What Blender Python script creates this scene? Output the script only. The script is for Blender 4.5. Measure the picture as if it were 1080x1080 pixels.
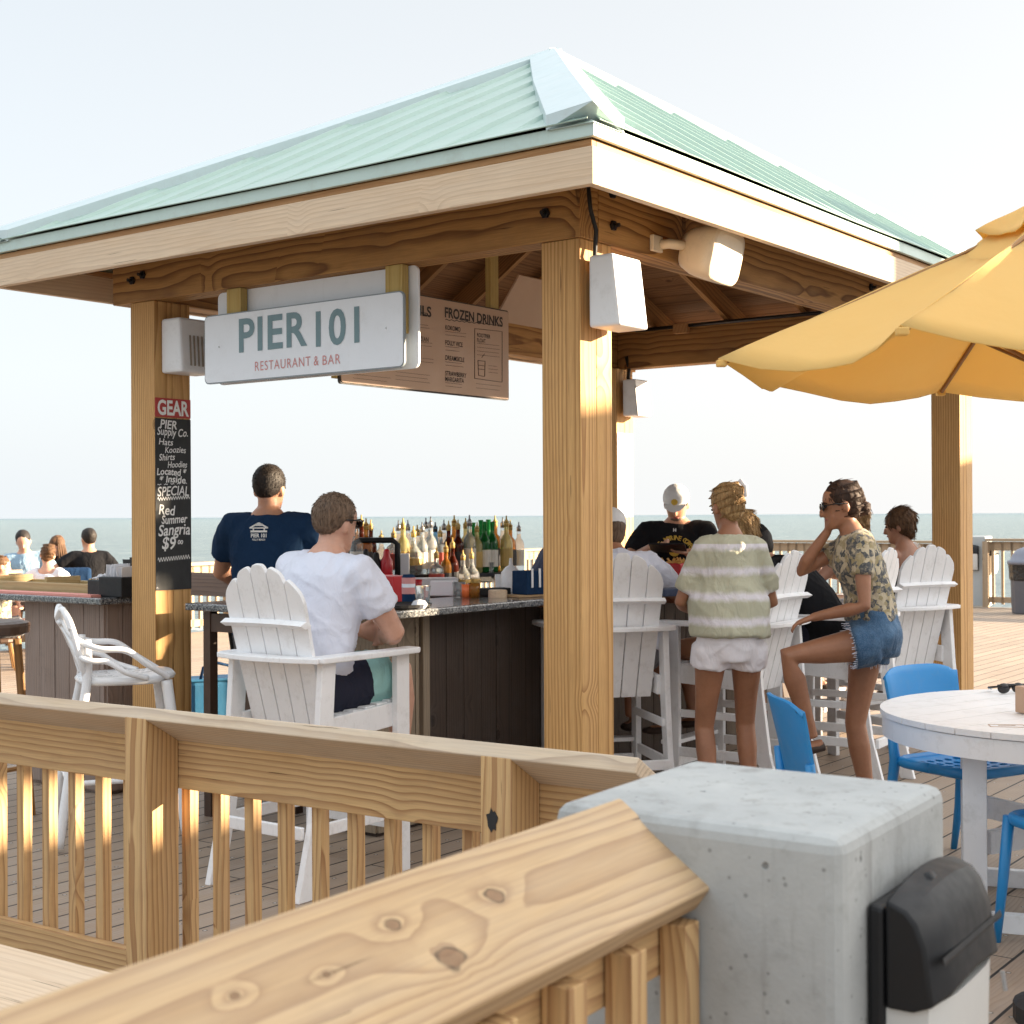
import bpy, bmesh, math, random
from mathutils import Vector, Matrix, noise
R = math.radians
random.seed(7)
for o in list(bpy.data.objects): bpy.data.objects.remove(o)
scene = bpy.context.scene
COL = scene.collection
TMP = bpy.data.scenes.new('workshop')
def evaluated(ob):
    TMP.collection.objects.link(ob); vl = TMP.view_layers[0]; vl.update(); dg = vl.depsgraph; dg.update()
    return bpy.data.meshes.new_from_object(ob.evaluated_get(dg))
H = 1.51; F = 1500.0; ROLL = 0.0056
V3 = Vector
# ---------------------------------------------------------------- measuring helpers: photograph -> place
def unroll(px, py): return px-(py-540)*ROLL, py+(px-540)*ROLL
def P(px, py, D):
    x, y = unroll(px, py); return V3(((x-540)/F*D, D, H+(544-y)/F*D))
def G(px, py, z=0.0):
    x, y = unroll(px, py); D = (H-z)*F/(y-544); return V3(((x-540)/F*D, D, z))
U = V3((.6, .8, 0)); W = V3((-.8, .6, 0)); Z = V3((0, 0, 1))       # pavilion axes
P1 = V3((.277, 5.70, 0))
def PV(a, b, z=0.0): return P1+U*a+W*b+Z*z
def onA(px, py, a):
    x, y = unroll(px, py); k = (x-540)/F; q = P1+U*a
    b = (q.x-k*q.y)/(.8+.6*k); D = q.y+.6*b; return b, H+(544-y)/F*D
def onB(px, py, b):
    x, y = unroll(px, py); k = (x-540)/F; q = P1+W*b
    a = (k*q.y-q.x)/(.6-.8*k); D = q.y+.8*a; return a, H+(544-y)/F*D
RN = V3((.556, .831, 0)); RW = V3((-.831, .556, 0))                 # deck railing axes

# ---------------------------------------------------------------- node helpers
class NT:
    def __init__(s, tree): s.t = tree
    def n(s, typ, **kw):
        nd = s.t.nodes.new(typ)
        for k, v in kw.items(): setattr(nd, k, v)
        return nd
    def l(s, a, b): s.t.links.new(a, b)
    def put(s, sock, v):
        if v is None: return
        if isinstance(v, bpy.types.NodeSocket): s.l(v, sock)
        elif hasattr(sock.default_value, '__len__'):
            v = tuple(v) if hasattr(v, '__len__') else (v,)*len(sock.default_value)
            if len(sock.default_value) == 4 and len(v) == 3: v = v+(1,)
            sock.default_value = v
        else: sock.default_value = v
    def m(s, op, a, b=None, c=None, clamp=False):
        nd = s.n('ShaderNodeMath', operation=op, use_clamp=clamp)
        s.put(nd.inputs[0], a); s.put(nd.inputs[1], b); s.put(nd.inputs[2], c); return nd.outputs[0]
    def vm(s, op, a, b=None, scale=None):
        nd = s.n('ShaderNodeVectorMath', operation=op); s.put(nd.inputs[0], a); s.put(nd.inputs[1], b)
        if scale is not None: s.put(nd.inputs['Scale'], scale)
        return nd.outputs['Value'] if op in ('LENGTH', 'DISTANCE', 'DOT_PRODUCT') else nd.outputs[0]
    def noise(s, v, scale=5, detail=3, rough=.5, dist=0, col=False):
        nd = s.n('ShaderNodeTexNoise'); s.put(nd.inputs['Vector'], v); nd.inputs['Scale'].default_value = scale
        nd.inputs['Detail'].default_value = detail; nd.inputs['Roughness'].default_value = rough
        nd.inputs['Distortion'].default_value = dist
        return nd.outputs['Color' if col else 'Fac']
    def vor(s, v, scale=5, rnd=1.0, feature='F1'):
        nd = s.n('ShaderNodeTexVoronoi', feature=feature); s.put(nd.inputs['Vector'], v)
        nd.inputs['Scale'].default_value = scale; nd.inputs['Randomness'].default_value = rnd; return nd
    def ramp(s, f, stops, interp='LINEAR'):
        nd = s.n('ShaderNodeValToRGB'); s.put(nd.inputs[0], f); cr = nd.color_ramp; cr.interpolation = interp
        while len(cr.elements) < len(stops): cr.elements.new(.5)
        for e, (p, c) in zip(cr.elements, stops):
            e.position = p; e.color = tuple(c)+(1,) if hasattr(c, '__len__') else (c, c, c, 1)
        return nd.outputs[0]
    def mr(s, f, a, b, c=0, d=1):
        nd = s.n('ShaderNodeMapRange'); s.put(nd.inputs[0], f)
        for i, v in enumerate((a, b, c, d)): nd.inputs[i+1].default_value = v
        return nd.outputs[0]
    def mix(s, f, a, b, mode='MIX'):
        nd = s.n('ShaderNodeMix', data_type='RGBA', blend_type=mode)
        s.put(nd.inputs[0], f); s.put(nd.inputs[6], a); s.put(nd.inputs[7], b); return nd.outputs[2]
    def comb(s, x, y, z):
        nd = s.n('ShaderNodeCombineXYZ')
        for i, v in enumerate((x, y, z)): s.put(nd.inputs[i], v)
        return nd.outputs[0]
    def sep(s, v):
        nd = s.n('ShaderNodeSeparateXYZ'); s.put(nd.inputs[0], v); return nd.outputs
    def bump(s, h, strength=.3, dist=.01):
        nd = s.n('ShaderNodeBump'); nd.inputs['Strength'].default_value = strength
        nd.inputs['Distance'].default_value = dist; s.put(nd.inputs['Height'], h); return nd.outputs[0]
def newmat(name):
    m = bpy.data.materials.new(name); m.use_nodes = True
    t = NT(m.node_tree); b = m.node_tree.nodes['Principled BSDF']; return m, t, b
def grime(m, amount=.35):
    t = NT(m.node_tree); b = m.node_tree.nodes['Principled BSDF']; so_ = b.inputs['Base Color'].links[0].from_socket; co = obco(t)
    n = t.noise(co, 11, 7, .75); sc_ = t.noise(t.comb(*[t.m('MULTIPLY', q, k) for q, k in zip(t.sep(co), (60, 60, 7))]), 1, 4, .7)
    f = t.m('ADD', t.mr(n, .52, .75, 0, amount), t.mr(sc_, .6, .75, 0, amount*.6)); t.l(t.mix(f, so_, (.30, .27, .22)), b.inputs['Base Color'])
def obco(t): return t.n('ShaderNodeTexCoord').outputs['Object']
def gcat(t):
    a = t.n('ShaderNodeAttribute'); a.attribute_name = 'gc'; return a.outputs['Vector']
def plain(name, col, rough=.5, var=.12, nscale=14, bump=.15, bscale=60, metal=0, spec=.5, coat=0, bdist=.002, emit=None, trans=0, sss=0):
    m, t, b = newmat(name); co = obco(t)
    f = t.noise(co, nscale, 4, .6)
    c = t.mix(f, tuple(x*(1-var) for x in col), tuple(min(1, x*(1+var)) for x in col))
    t.l(c, b.inputs['Base Color'])
    f2 = t.noise(co, nscale*2.3, 3)
    t.l(t.mr(f2, .3, .7, max(.02, rough-.06), min(1, rough+.06)), b.inputs['Roughness'])
    b.inputs['Metallic'].default_value = metal; b.inputs['Specular IOR Level'].default_value = spec
    b.inputs['Coat Weight'].default_value = coat; b.inputs['Transmission Weight'].default_value = trans
    if sss: b.inputs['Subsurface Weight'].default_value = sss; b.inputs['Subsurface Radius'].default_value = (.012, .004, .002)
    if bump: t.l(t.bump(t.noise(co, bscale, 4), bump, bdist), b.inputs['Normal'])
    return m

# wood with growth rings, cathedral figure and knots, in each board's own length/width/thickness coordinates
def wood(name, light, dark, rings=75, knot=.62, grey=0.0, greycol=(.42, .40, .38), rough=.6, contrast=1.0, warp=.028, dirt=.2, bump=.25, knots=()):
    m, t, b = newmat(name); co = gcat(t); x, y, z = t.sep(co)
    w1 = t.noise(t.comb(t.m('MULTIPLY', x, .9), t.m('MULTIPLY', y, 3.5), t.m('MULTIPLY', z, 3.5)), 1.0, 3, .5)
    w2 = t.noise(t.comb(t.m('MULTIPLY', x, 5), t.m('MULTIPLY', y, 22), t.m('MULTIPLY', z, 22)), 1.0, 2, .5)
    # knots
    kc = t.comb(t.m('MULTIPLY', x, 4.2), t.m('MULTIPLY', y, 7), t.m('MULTIPLY', z, .8))
    v = t.vor(kc, 1.0, .9); d = v.outputs['Distance']
    on = t.m('GREATER_THAN', t.sep(v.outputs['Color'])[0], knot)
    g = t.m('MULTIPLY', t.m('POWER', 2.718, t.m('MULTIPLY', t.m('MULTIPLY', d, d), -22)), on)
    yy = t.m('ADD', y, t.m('MULTIPLY', t.m('SUBTRACT', w1, .5), warp*2.4))
    yy = t.m('ADD', yy, t.m('MULTIPLY', t.m('SUBTRACT', w2, .5), .0035))
    zz = t.m('ADD', z, .03)
    r = t.m('SQRT', t.m('ADD', t.m('MULTIPLY', yy, yy), t.m('MULTIPLY', t.m('MULTIPLY', zz, zz), 1.0)))
    r = t.m('ADD', r, t.m('MULTIPLY', g, .05)); fixed = None
    for kx, ky, kr in knots:
        wx = t.m('ADD', t.m('SUBTRACT', x, kx), t.m('MULTIPLY', t.m('SUBTRACT', w2, .5), kr*4)); wy = t.m('ADD', t.m('SUBTRACT', y, ky), t.m('MULTIPLY', t.m('SUBTRACT', t.noise(co, 26, 2), .5), kr*2.0))
        e1 = t.m('MULTIPLY', wx, .42); q2 = t.m('ADD', t.m('MULTIPLY', e1, e1), t.m('MULTIPLY', wy, wy))
        r = t.m('ADD', r, t.m('MULTIPLY', t.m('POWER', 2.718, t.m('MULTIPLY', q2, -1/(2.3*kr)**2)), .015*(1 if ky < .0 else -1)))
        e2 = t.m('MULTIPLY', wx, .62); dd = t.m('DIVIDE', t.m('SQRT', t.m('ADD', t.m('MULTIPLY', e2, e2), t.m('MULTIPLY', wy, wy))), kr)
        core = t.mr(dd, .75, 1.05, 1, 0); fixed = core if fixed is None else t.m('MAXIMUM', fixed, core)
        rim = t.mr(t.m('ABSOLUTE', t.m('SUBTRACT', dd, .95)), 0, .22, .9, 0); fixed_r = rim if knots[0][0] == kx else t.m('MAXIMUM', fixed_r, rim)
    f = t.m('FRACT', t.m('MULTIPLY', r, rings))
    ring = t.ramp(f, [(0, 0.0), (.45, .12*contrast), (.82, .75*contrast), (.93, 1.0*contrast if contrast < 1 else 1.0), (1, 0.0)])
    c = t.mix(t.m('MULTIPLY', t.sep(ring)[0], .95), light, dark)
    big = t.noise(t.comb(t.m('MULTIPLY', x, 1.4), t.m('MULTIPLY', y, 6), z), 1.3, 4, .6)
    c = t.mix(t.mr(big, .35, .7, 0, .45), c, tuple(a*.5+b_*.5 for a, b_ in zip(light, dark)), 'MIX')
    fine = t.noise(t.comb(t.m('MULTIPLY', x, 8), t.m('MULTIPLY', y, 260), t.m('MULTIPLY', z, 260)), 1.0, 2, .6)
    c = t.mix(t.mr(fine, .35, .65, 0, .22), c, tuple(a*.55 for a in dark))
    if grey > 0:
        gn = t.noise(t.comb(t.m('MULTIPLY', x, 3), t.m('MULTIPLY', y, 18), t.m('MULTIPLY', z, 18)), 1.0, 4, .65)
        c = t.mix(t.mr(gn, .25, .75, grey*.45, min(1, grey*1.35)), c, greycol)
    kd = t.m('MULTIPLY', t.mr(d, .05, .13, 1, 0), on)
    c = t.mix(t.m('MULTIPLY', kd, .75), c, tuple(a*.42 for a in dark))
    kr = t.m('MULTIPLY', t.mr(t.m('ABSOLUTE', t.m('SUBTRACT', d, .11)), 0, .02, 1, 0), on)
    c = t.mix(t.m('MULTIPLY', kr, .6), c, tuple(a*.2 for a in dark))
    if fixed is not None:
        kn_ = t.noise(co, 70, 3, .6); c = t.mix(t.m('MULTIPLY', fixed, .8), c, t.mix(kn_, (.09, .045, .025), (.34, .19, .10)))
        c = t.mix(t.m('MULTIPLY', fixed_r, t.mr(kn_, .35, .6, .2, 1)), c, (.02, .013, .01))
    dn = t.noise(co, 3.5, 5, .7)
    c = t.mix(t.mr(dn, .55, .8, 0, dirt), c, (.09, .08, .075))
    ckn = t.noise(t.comb(t.m('MULTIPLY', x, 3.2), t.m('MULTIPLY', y, 130), t.m('MULTIPLY', z, 130)), 1.0, 2, .45)
    ck = t.m('MULTIPLY', t.mr(ckn, .71, .745, 0, 1), t.m('GREATER_THAN', t.noise(t.comb(t.m('MULTIPLY', x, 1.1), t.m('MULTIPLY', y, 9), z), 1, 2), .5))
    c = t.mix(t.m('MULTIPLY', ck, .75), c, tuple(a*.25 for a in dark))
    t.l(c, b.inputs['Base Color'])
    t.l(t.mr(w1, .3, .7, rough-.08, rough+.1), b.inputs['Roughness']); b.inputs['Specular IOR Level'].default_value = .3
    hgt = t.m('ADD', t.m('MULTIPLY', t.sep(ring)[0], -.5), t.m('ADD', t.m('MULTIPLY', fine, .6), t.m('MULTIPLY', kd, -1.2)))
    t.l(t.bump(hgt, bump, .002), b.inputs['Normal'])
    return m

M = {}
M['rail'] = wood('rail_pine', (.72, .47, .21), (.33, .145, .042), rings=62, knot=.60, grey=.10, rough=.6, warp=.045)
M['rail_edge'] = wood('rail_edge_weathered', (.70, .53, .34), (.36, .22, .12), rings=70, knot=.6, grey=.38, greycol=(.60, .56, .50))
M['post'] = wood('post_pine', (.68, .41, .165), (.29, .125, .035), rings=62, knot=.88, grey=.0, warp=.016, dirt=.1, contrast=.9)
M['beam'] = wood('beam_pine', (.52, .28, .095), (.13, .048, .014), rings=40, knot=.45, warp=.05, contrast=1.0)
M['fascia'] = wood('fascia_pale', (.74, .56, .38), (.50, .33, .20), rings=70, knot=.6, grey=.3, greycol=(.70, .60, .48), contrast=.7, dirt=.05)
M['trim'] = wood('trim_orange', (.52, .30, .14), (.4, .2, .08), rings=60, knot=.8)
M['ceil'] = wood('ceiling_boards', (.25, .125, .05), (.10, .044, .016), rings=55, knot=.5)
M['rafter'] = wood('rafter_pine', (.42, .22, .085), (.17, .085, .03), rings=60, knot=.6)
M['hanger'] = wood('hanger_pine', (.56, .42, .16), (.42, .28, .08), rings=70, knot=.75)
M['grey_plank'] = wood('weathered_panel', (.31, .22, .17), (.14, .095, .07), rings=70, knot=.45, grey=.45, greycol=(.33, .27, .245), dirt=.5, bump=.5)
M['dark_plank'] = wood('stained_dark_panel', (.070, .045, .032), (.030, .018, .012), rings=70, knot=.5, grey=.3, greycol=(.085, .068, .058), dirt=.5, bump=.5)  # darker boards than the tan panel
M['tan_plank'] = wood('tan_panel', (.34, .26, .17), (.2, .14, .09), rings=70, knot=.55, grey=.3, greycol=(.32, .28, .23), dirt=.4)
M['old_far'] = wood('far_rail_wood', (.42, .30, .17), (.3, .19, .1), rings=50, knot=.8, grey=.2)
M['tray'] = wood('tray_wood', (.5, .38, .2), (.4, .28, .13), rings=60, knot=.9)
M['white'] = plain('white_poly_lumber', (.86, .86, .87), .45, .05, 9, .1, 40)
M['plastic_white'] = plain('white_plastic', (.82, .83, .85), .3, .03, 6, 0)
M['sign_white'] = plain('sign_white', (.80, .84, .90), .35, .03, 5, 0)
M['blue'] = plain('blue_plastic', (.012, .25, .60), .38, .08, 6, .08, 90, spec=.6)
M['black_plastic'] = plain('black_plastic', (.011, .0115, .013), .5, .2, 20, .15, 200, bdist=.0008, spec=.35)
M['black'] = plain('black_matt', (.015, .015, .016), .6, .2)
M['dark_metal'] = plain('dark_metal', (.05, .05, .055), .4, .2, 20, .1, 80, metal=.8)
M['galv'] = plain('galvanised_steel', (.45, .45, .46), .38, .2, 20, .1, 80, metal=.9)
M['cream'] = plain('cream_plastic', (.72, .62, .47), .4, .04, 6, 0)
M['cream_grille'] = plain('speaker_grille', (.74, .68, .56), .6, .06, 40, .3, 300, bdist=.001)
M['speaker_white'] = plain('speaker_white', (.78, .80, .83), .45, .03, 6, 0)
M['slot'] = plain('speaker_slot', (.28, .24, .2), .6)
M['lens'] = plain('frosted_lens', (.62, .62, .60), .35, .06, 10, .1, 120)
M['roof'] = plain('mint_roof_metal', (.36, .49, .43), .42, .07, 2.2, .03, 5, metal=.15, spec=.5)
M['roof_cap'] = plain('mint_hip_cap', (.52, .62, .63), .35, .05, 3, .05, 6, metal=.15)
M['drip'] = plain('mint_drip_edge', (.48, .60, .56), .4, .06, 4, 0, metal=.1)
M['menu'] = plain('menu_board_tan', (.54, .36, .245), .5, .06, 5, 0)
M['menu_ink'] = plain('menu_ink', (.035, .025, .02), .6)
M['teal_ink'] = plain('sign_teal', (.165, .265, .30), .5, .05)
M['pink_ink'] = plain('sign_pink', (.62, .27, .26), .5, .05)
M['grey_ink'] = plain('sign_border', (.25, .29, .32), .5, .05)
M['chalk'] = plain('chalk_white', (.75, .75, .74), .8, .1, 90, .3, 300)
M['chalkboard'] = plain('chalkboard_black', (.022, .024, .026), .7, .3, 12)
M['red_sign'] = plain('gear_red', (.42, .035, .03), .45, .08)
M['white_ink'] = plain('white_print', (.8, .8, .78), .6, .03)
M['gold_ink'] = plain('gold_print', (.65, .42, .06), .6, .05)
M['red_ink'] = plain('pale_red_print', (.75, .3, .25), .6, .05)
M['red'] = plain('red_carton', (.50, .015, .02), .4, .06)
M['cup_red'] = plain('red_plastic', (.5, .02, .03), .3)
M['cardboard'] = plain('cardboard', (.42, .28, .15), .8, .1, 20, .2, 80)
M['paper'] = plain('paper_white', (.75, .76, .8), .8, .04, 12, .4, 30, bdist=.004)
M['seat_dark'] = plain('dark_stool_seat', (.07, .04, .026), .45, .3)
M['bag_blue'] = plain('cooler_blue', (.008, .10, .20), .6, .2, 12, .4, 25, bdist=.006)
M['bin'] = plain('bin_grey', (.10, .10, .115), .5, .15)
M['bin_lid'] = plain('bin_lid_grey', (.19, .20, .25), .4, .1)
M['bin_bag'] = plain('bin_liner', (.012, .012, .014), .22, .3, 30, .9, 14, bdist=.02)
M['far_concrete'] = plain('far_concrete', (.42, .45, .46), .8, .2, 2, .3, 30)

for k_, a_ in (('white', .30), ('speaker_white', .22), ('cream', .3), ('blue', .12), ('roof', .22), ('roof_cap', .18), ('drip', .25), ('plastic_white', .15), ('sign_white', .1)): grime(M[k_], a_)
def mat_concrete():
    m, t, b = newmat('cast_concrete'); co = obco(t)
    n1 = t.noise(co, 3.2, 9, .66, .3); n2 = t.noise(co, 24, 5, .65); n3 = t.noise(co, 130, 3, .6)
    c = t.ramp(n1, [(.25, (.31, .32, .315)), (.47, (.385, .395, .39)), (.62, (.435, .445, .435)), (.75, (.50, .505, .495))])
    c = t.mix(t.mr(n2, .54, .70, 0, .45), c, (.26, .26, .245))
    sp = t.vor(co, 26, 1.0); on = t.m('GREATER_THAN', t.sep(sp.outputs['Color'])[0], .86)
    pit = t.m('MULTIPLY', t.mr(t.m('ADD', sp.outputs['Distance'], t.m('MULTIPLY', t.m('SUBTRACT', n3, .5), .16)), .08, .14, 1, 0), on)
    c = t.mix(t.m('MULTIPLY', pit, .7), c, (.10, .10, .095))
    x, y, z = t.sep(co)
    st = t.noise(t.comb(t.m('MULTIPLY', x, 16), t.m('MULTIPLY', y, 16), t.m('MULTIPLY', z, 1.6)), 1, 5, .7)
    c = t.mix(t.mr(st, .54, .70, 0, .55), c, (.18, .17, .155))
    fp = t.vor(co, 75, 1.0); fon = t.m('MULTIPLY', t.m('GREATER_THAN', t.sep(fp.outputs['Color'])[1], .8), t.mr(fp.outputs['Distance'], .18, .24, 1, 0)); c = t.mix(t.m('MULTIPLY', fon, .55), c, (.13, .13, .12))
    # weathered light streaks and rusty blush
    ru = t.noise(co, 2.1, 4, .6)
    c = t.mix(t.mr(ru, .55, .8, 0, .22), c, (.42, .33, .25))
    t.l(c, b.inputs['Base Color']); b.inputs['Roughness'].default_value = .82
    t.l(t.bump(t.m('SUBTRACT', t.m('ADD', t.m('MULTIPLY', n3, .3), t.m('MULTIPLY', n2, .6)), t.m('MULTIPLY', pit, 1.5)), .5, .004), b.inputs['Normal'])
    return m
M['concrete'] = mat_concrete()

def mat_deck():
    m, t, b = newmat('deck_planks'); co = t.n('ShaderNodeTexCoord').outputs['Object']
    # plank axis = deck railing normal
    px = t.vm('DOT_PRODUCT', co, tuple(U)); py = t.vm('DOT_PRODUCT', co, tuple(W))
    row = t.m('FLOOR', t.m('DIVIDE', py, .14)); fy = t.m('FRACT', t.m('DIVIDE', py, .14))
    wn = t.n('ShaderNodeTexWhiteNoise', noise_dimensions='1D'); t.l(row, wn.inputs['W'])
    off = t.m('MULTIPLY', wn.outputs['Value'], 3.0)
    xs = t.m('DIVIDE', t.m('ADD', px, off), 3.0); seg = t.m('FLOOR', xs); fx = t.m('FRACT', xs)
    wn2 = t.n('ShaderNodeTexWhiteNoise', noise_dimensions='2D'); t.l(t.comb(row, seg, 0), wn2.inputs['Vector'])
    rv = wn2.outputs['Value']; rc = t.sep(wn2.outputs['Color'])
    gy = t.m('ADD', t.m('MULTIPLY', fy, .14), t.m('MULTIPLY', rc[1], 3)); gx = t.m('ADD', px, t.m('MULTIPLY', rc[2], 20))
    w1 = t.noise(t.comb(t.m('MULTIPLY', gx, 1.2), t.m('MULTIPLY', gy, 5), 0), 1, 3)
    r = t.m('ADD', gy, t.m('MULTIPLY', w1, .12)); f = t.m('FRACT', t.m('MULTIPLY', r, 60))
    ring = t.ramp(f, [(0, 0), (.5, .15), (.9, 1), (1, 0)])
    c = t.mix(t.m('MULTIPLY', t.sep(ring)[0], .6), (.39, .29, .20), (.17, .105, .062))
    c = t.mix(t.mr(rv, 0, 1, 0, .6), c, (.24, .16, .105))
    gn = t.noise(t.comb(t.m('MULTIPLY', gx, 2.5), t.m('MULTIPLY', gy, 20), 0), 1, 4, .7)
    c = t.mix(t.mr(gn, .3, .75, .05, .55), c, (.40, .35, .31))
    big = t.noise(co, .9, 5, .65); c = t.mix(t.mr(big, .5, .75, 0, .4), c, (.12, .09, .07))
    gap = t.m('MAXIMUM', t.m('GREATER_THAN', t.m('ABSOLUTE', t.m('SUBTRACT', fy, .5)), .462), t.m('GREATER_THAN', t.m('ABSOLUTE', t.m('SUBTRACT', fx, .5)), .4988))
    c = t.mix(gap, c, (.018, .014, .012))
    # screw heads, two per board at each joist
    jx = t.m('MULTIPLY', t.m('SUBTRACT', t.m('FRACT', t.m('DIVIDE', px, .41)), .5), .41)
    jy = t.m('MULTIPLY', t.m('SUBTRACT', t.m('ABSOLUTE', t.m('SUBTRACT', fy, .5)), .27), .14)
    dd = t.m('SQRT', t.m('ADD', t.m('MULTIPLY', jx, jx), t.m('MULTIPLY', jy, jy)))
    nail = t.m('LESS_THAN', dd, .0065); rim = t.m('LESS_THAN', dd, .0095)
    c = t.mix(rim, c, (.05, .04, .035)); c = t.mix(nail, c, (.55, .52, .48))
    t.l(c, b.inputs['Base Color'])
    t.l(t.mr(gn, .3, .7, .5, .75), b.inputs['Roughness']); t.l(t.m('MULTIPLY', nail, .8), b.inputs['Metallic'])
    t.l(t.bump(t.m('SUBTRACT', t.m('MULTIPLY', t.sep(ring)[0], -.1), t.m('MULTIPLY', gap, 1.5)), .6, .004), b.inputs['Normal'])
    return m
M['deck'] = mat_deck()

def mat_sea():
    m, t, b = newmat('sea_water'); co = t.n('ShaderNodeTexCoord').outputs['Object']; x, y, z = t.sep(co)
    n1 = t.noise(t.comb(t.m('MULTIPLY', x, .03), t.m('MULTIPLY', y, .09), 0), 1, 5, .6)
    c = t.mix(n1, (.12, .175, .21), (.22, .28, .31))
    b.inputs['Roughness'].default_value = .45; b.inputs['Specular IOR Level'].default_value = .28
    fo = t.noise(t.comb(t.m('MULTIPLY', x, .07), t.m('MULTIPLY', y, .16), 0), 1, 5, .7)
    c = t.mix(t.mr(fo, .62, .68, 0, .8), c, (.7, .74, .74))
    t.l(c, b.inputs['Base Color']); b.inputs['IOR'].default_value = 1.33
    w = t.noise(t.comb(t.m('MULTIPLY', x, .35), t.m('MULTIPLY', y, .8), 0), 1, 6, .65)
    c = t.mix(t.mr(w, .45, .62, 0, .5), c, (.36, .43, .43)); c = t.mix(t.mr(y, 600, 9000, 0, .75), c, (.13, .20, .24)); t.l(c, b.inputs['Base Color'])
    t.l(t.bump(w, 1.0, 1.6), b.inputs['Normal']); return m
M['sea'] = mat_sea()

def mat_granite():
    m, t, b = newmat('speckled_granite'); co = obco(t)
    v = t.vor(co, 150, 1); c = t.ramp(t.sep(v.outputs['Color'])[0], [(0, (.03, .032, .036)), (.35, (.12, .125, .13)), (.7, (.30, .30, .29)), (1, (.55, .52, .48))], 'CONSTANT')
    n = t.noise(co, 60, 3); c = t.mix(t.mr(n, .4, .6, 0, .5), c, (.14, .14, .145)); t.l(c, b.inputs['Base Color'])
    b.inputs['Roughness'].default_value = .16; b.inputs['Coat Weight'].default_value = .5; return m
M['granite'] = mat_granite()

def mat_canvas():
    m, t, b = newmat('yellow_canvas'); co = obco(t)
    n = t.noise(co, 2.5, 5, .6); c = t.mix(n, (.93, .65, .23), (.95, .70, .28)); t.l(c, b.inputs['Base Color'])
    b.inputs['Roughness'].default_value = .85
    tr = t.n('ShaderNodeBsdfTranslucent'); t.l(c, tr.inputs['Color'])
    mx = t.n('ShaderNodeMixShader'); mx.inputs[0].default_value = .45
    t.l(b.outputs[0], mx.inputs[1]); t.l(tr.outputs[0], mx.inputs[2])
    out = [n_ for n_ in m.node_tree.nodes if n_.type == 'OUTPUT_MATERIAL'][0]; t.l(mx.outputs[0], out.inputs[0])
    bn = t.bump(t.noise(co, 6, 4, .6), .35, .02); t.l(bn, b.inputs['Normal']); return m
M['canvas'] = mat_canvas()

def skin(name, col):
    m, t, b = newmat(name); co = obco(t)
    n = t.noise(co, 7, 7, .7); c = t.mix(t.mr(n, .3, .7), (col[0]*.80, col[1]*.72, col[2]*.70), (min(1, col[0]*1.12), col[1]*1.05, col[2]*1.03))
    t.l(c, b.inputs['Base Color']); b.inputs['Roughness'].default_value = .48
    b.inputs['Subsurface Weight'].default_value = .12; b.inputs['Subsurface Radius'].default_value = (.012, .005, .003); b.inputs['Subsurface Scale'].default_value = 1.0
    t.l(t.bump(t.noise(co, 90, 3), .12, .001), b.inputs['Normal']); return m
M['skin_fair'] = skin('skin_fair', (.60, .36, .26))
M['skin_tan'] = skin('skin_tan', (.36, .18, .10))
M['skin_mid'] = skin('skin_mid', (.50, .28, .18))
M['skin_brown'] = skin('skin_brown', (.40, .21, .13))
def cloth(name, col, var=.1, fold=.5):
    m, t, b = newmat(name); co = obco(t)
    n = t.noise(co, 7, 5, .6, .5); c = t.mix(n, tuple(x*(1-var) for x in col), tuple(min(1, x*(1+var)) for x in col))
    t.l(c, b.inputs['Base Color']); b.inputs['Roughness'].default_value = .88; b.inputs['Sheen Weight'].default_value = .12 if max(col) > .1 else 0; b.inputs['Specular IOR Level'].default_value = .3 if max(col) > .1 else .12
    x, y, z = t.sep(co)
    fl = t.noise(t.comb(t.m('MULTIPLY', x, 1.4), t.m('MULTIPLY', y, 1.4), t.m('MULTIPLY', z, .8)), 9, 3, .5, 1.2)
    t.l(t.bump(t.m('ADD', fl, t.m('MULTIPLY', t.noise(co, 400, 2), .03)), fold, .03), b.inputs['Normal']); return m, t, b, co, c
M['tee_white'] = cloth('white_tee', (.72, .74, .84), .04)[0]
M['tee_navy'] = cloth('navy_tee', (.012, .035, .085))[0]
M['tee_slate'] = cloth('slate_tee', (.055, .07, .12))[0]
M['tee_black'] = cloth('black_tee', (.012, .012, .014))[0]
M['polo_blue'] = cloth('blue_polo', (.25, .38, .50))[0]
M['dress_white'] = cloth('white_dress', (.68, .68, .74))[0]
M['mint_shorts'] = cloth('mint_shorts', (.33, .60, .58))[0]
M['navy_shorts'] = cloth('dark_shorts', (.025, .027, .045))[0]
M['pink_shorts'] = cloth('pale_shorts', (.80, .77, .80), .04)[0]
M['grey_shorts'] = cloth('grey_shorts', (.12, .12, .13))[0]
M['cap_white'] = cloth('white_cap', (.74, .74, .74), .04, .2)[0]
M['cap_black'] = cloth('black_cap', (.015, .015, .016), .1, .2)[0]
def tiedye():
    m, t, b, co, c = cloth('tie_dye_tee', (.47, .46, .34), .16, .6); x, y, z = t.sep(co)
    wn = t.noise(co, 5, 4, .6); wn2 = t.noise(co, 24, 4, .7)
    zz = t.m('ADD', z, t.m('ADD', t.m('MULTIPLY', t.m('SUBTRACT', wn, .5), .035), t.m('MULTIPLY', t.m('SUBTRACT', wn2, .5), .03)))
    f = t.m('ABSOLUTE', t.m('SUBTRACT', t.m('FRACT', t.m('DIVIDE', t.m('SUBTRACT', zz, .945), .118)), .5))
    k = t.mr(f, .05, .24, 1, 0); k = t.m('MULTIPLY', k, t.mr(wn2, .2, .5, .6, 1)); k = t.m('MULTIPLY', k, t.m('LESS_THAN', z, 1.37))
    t.l(t.mix(t.m('MULTIPLY', k, .85), c, (.76, .72, .78)), b.inputs['Base Color']); return m
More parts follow.
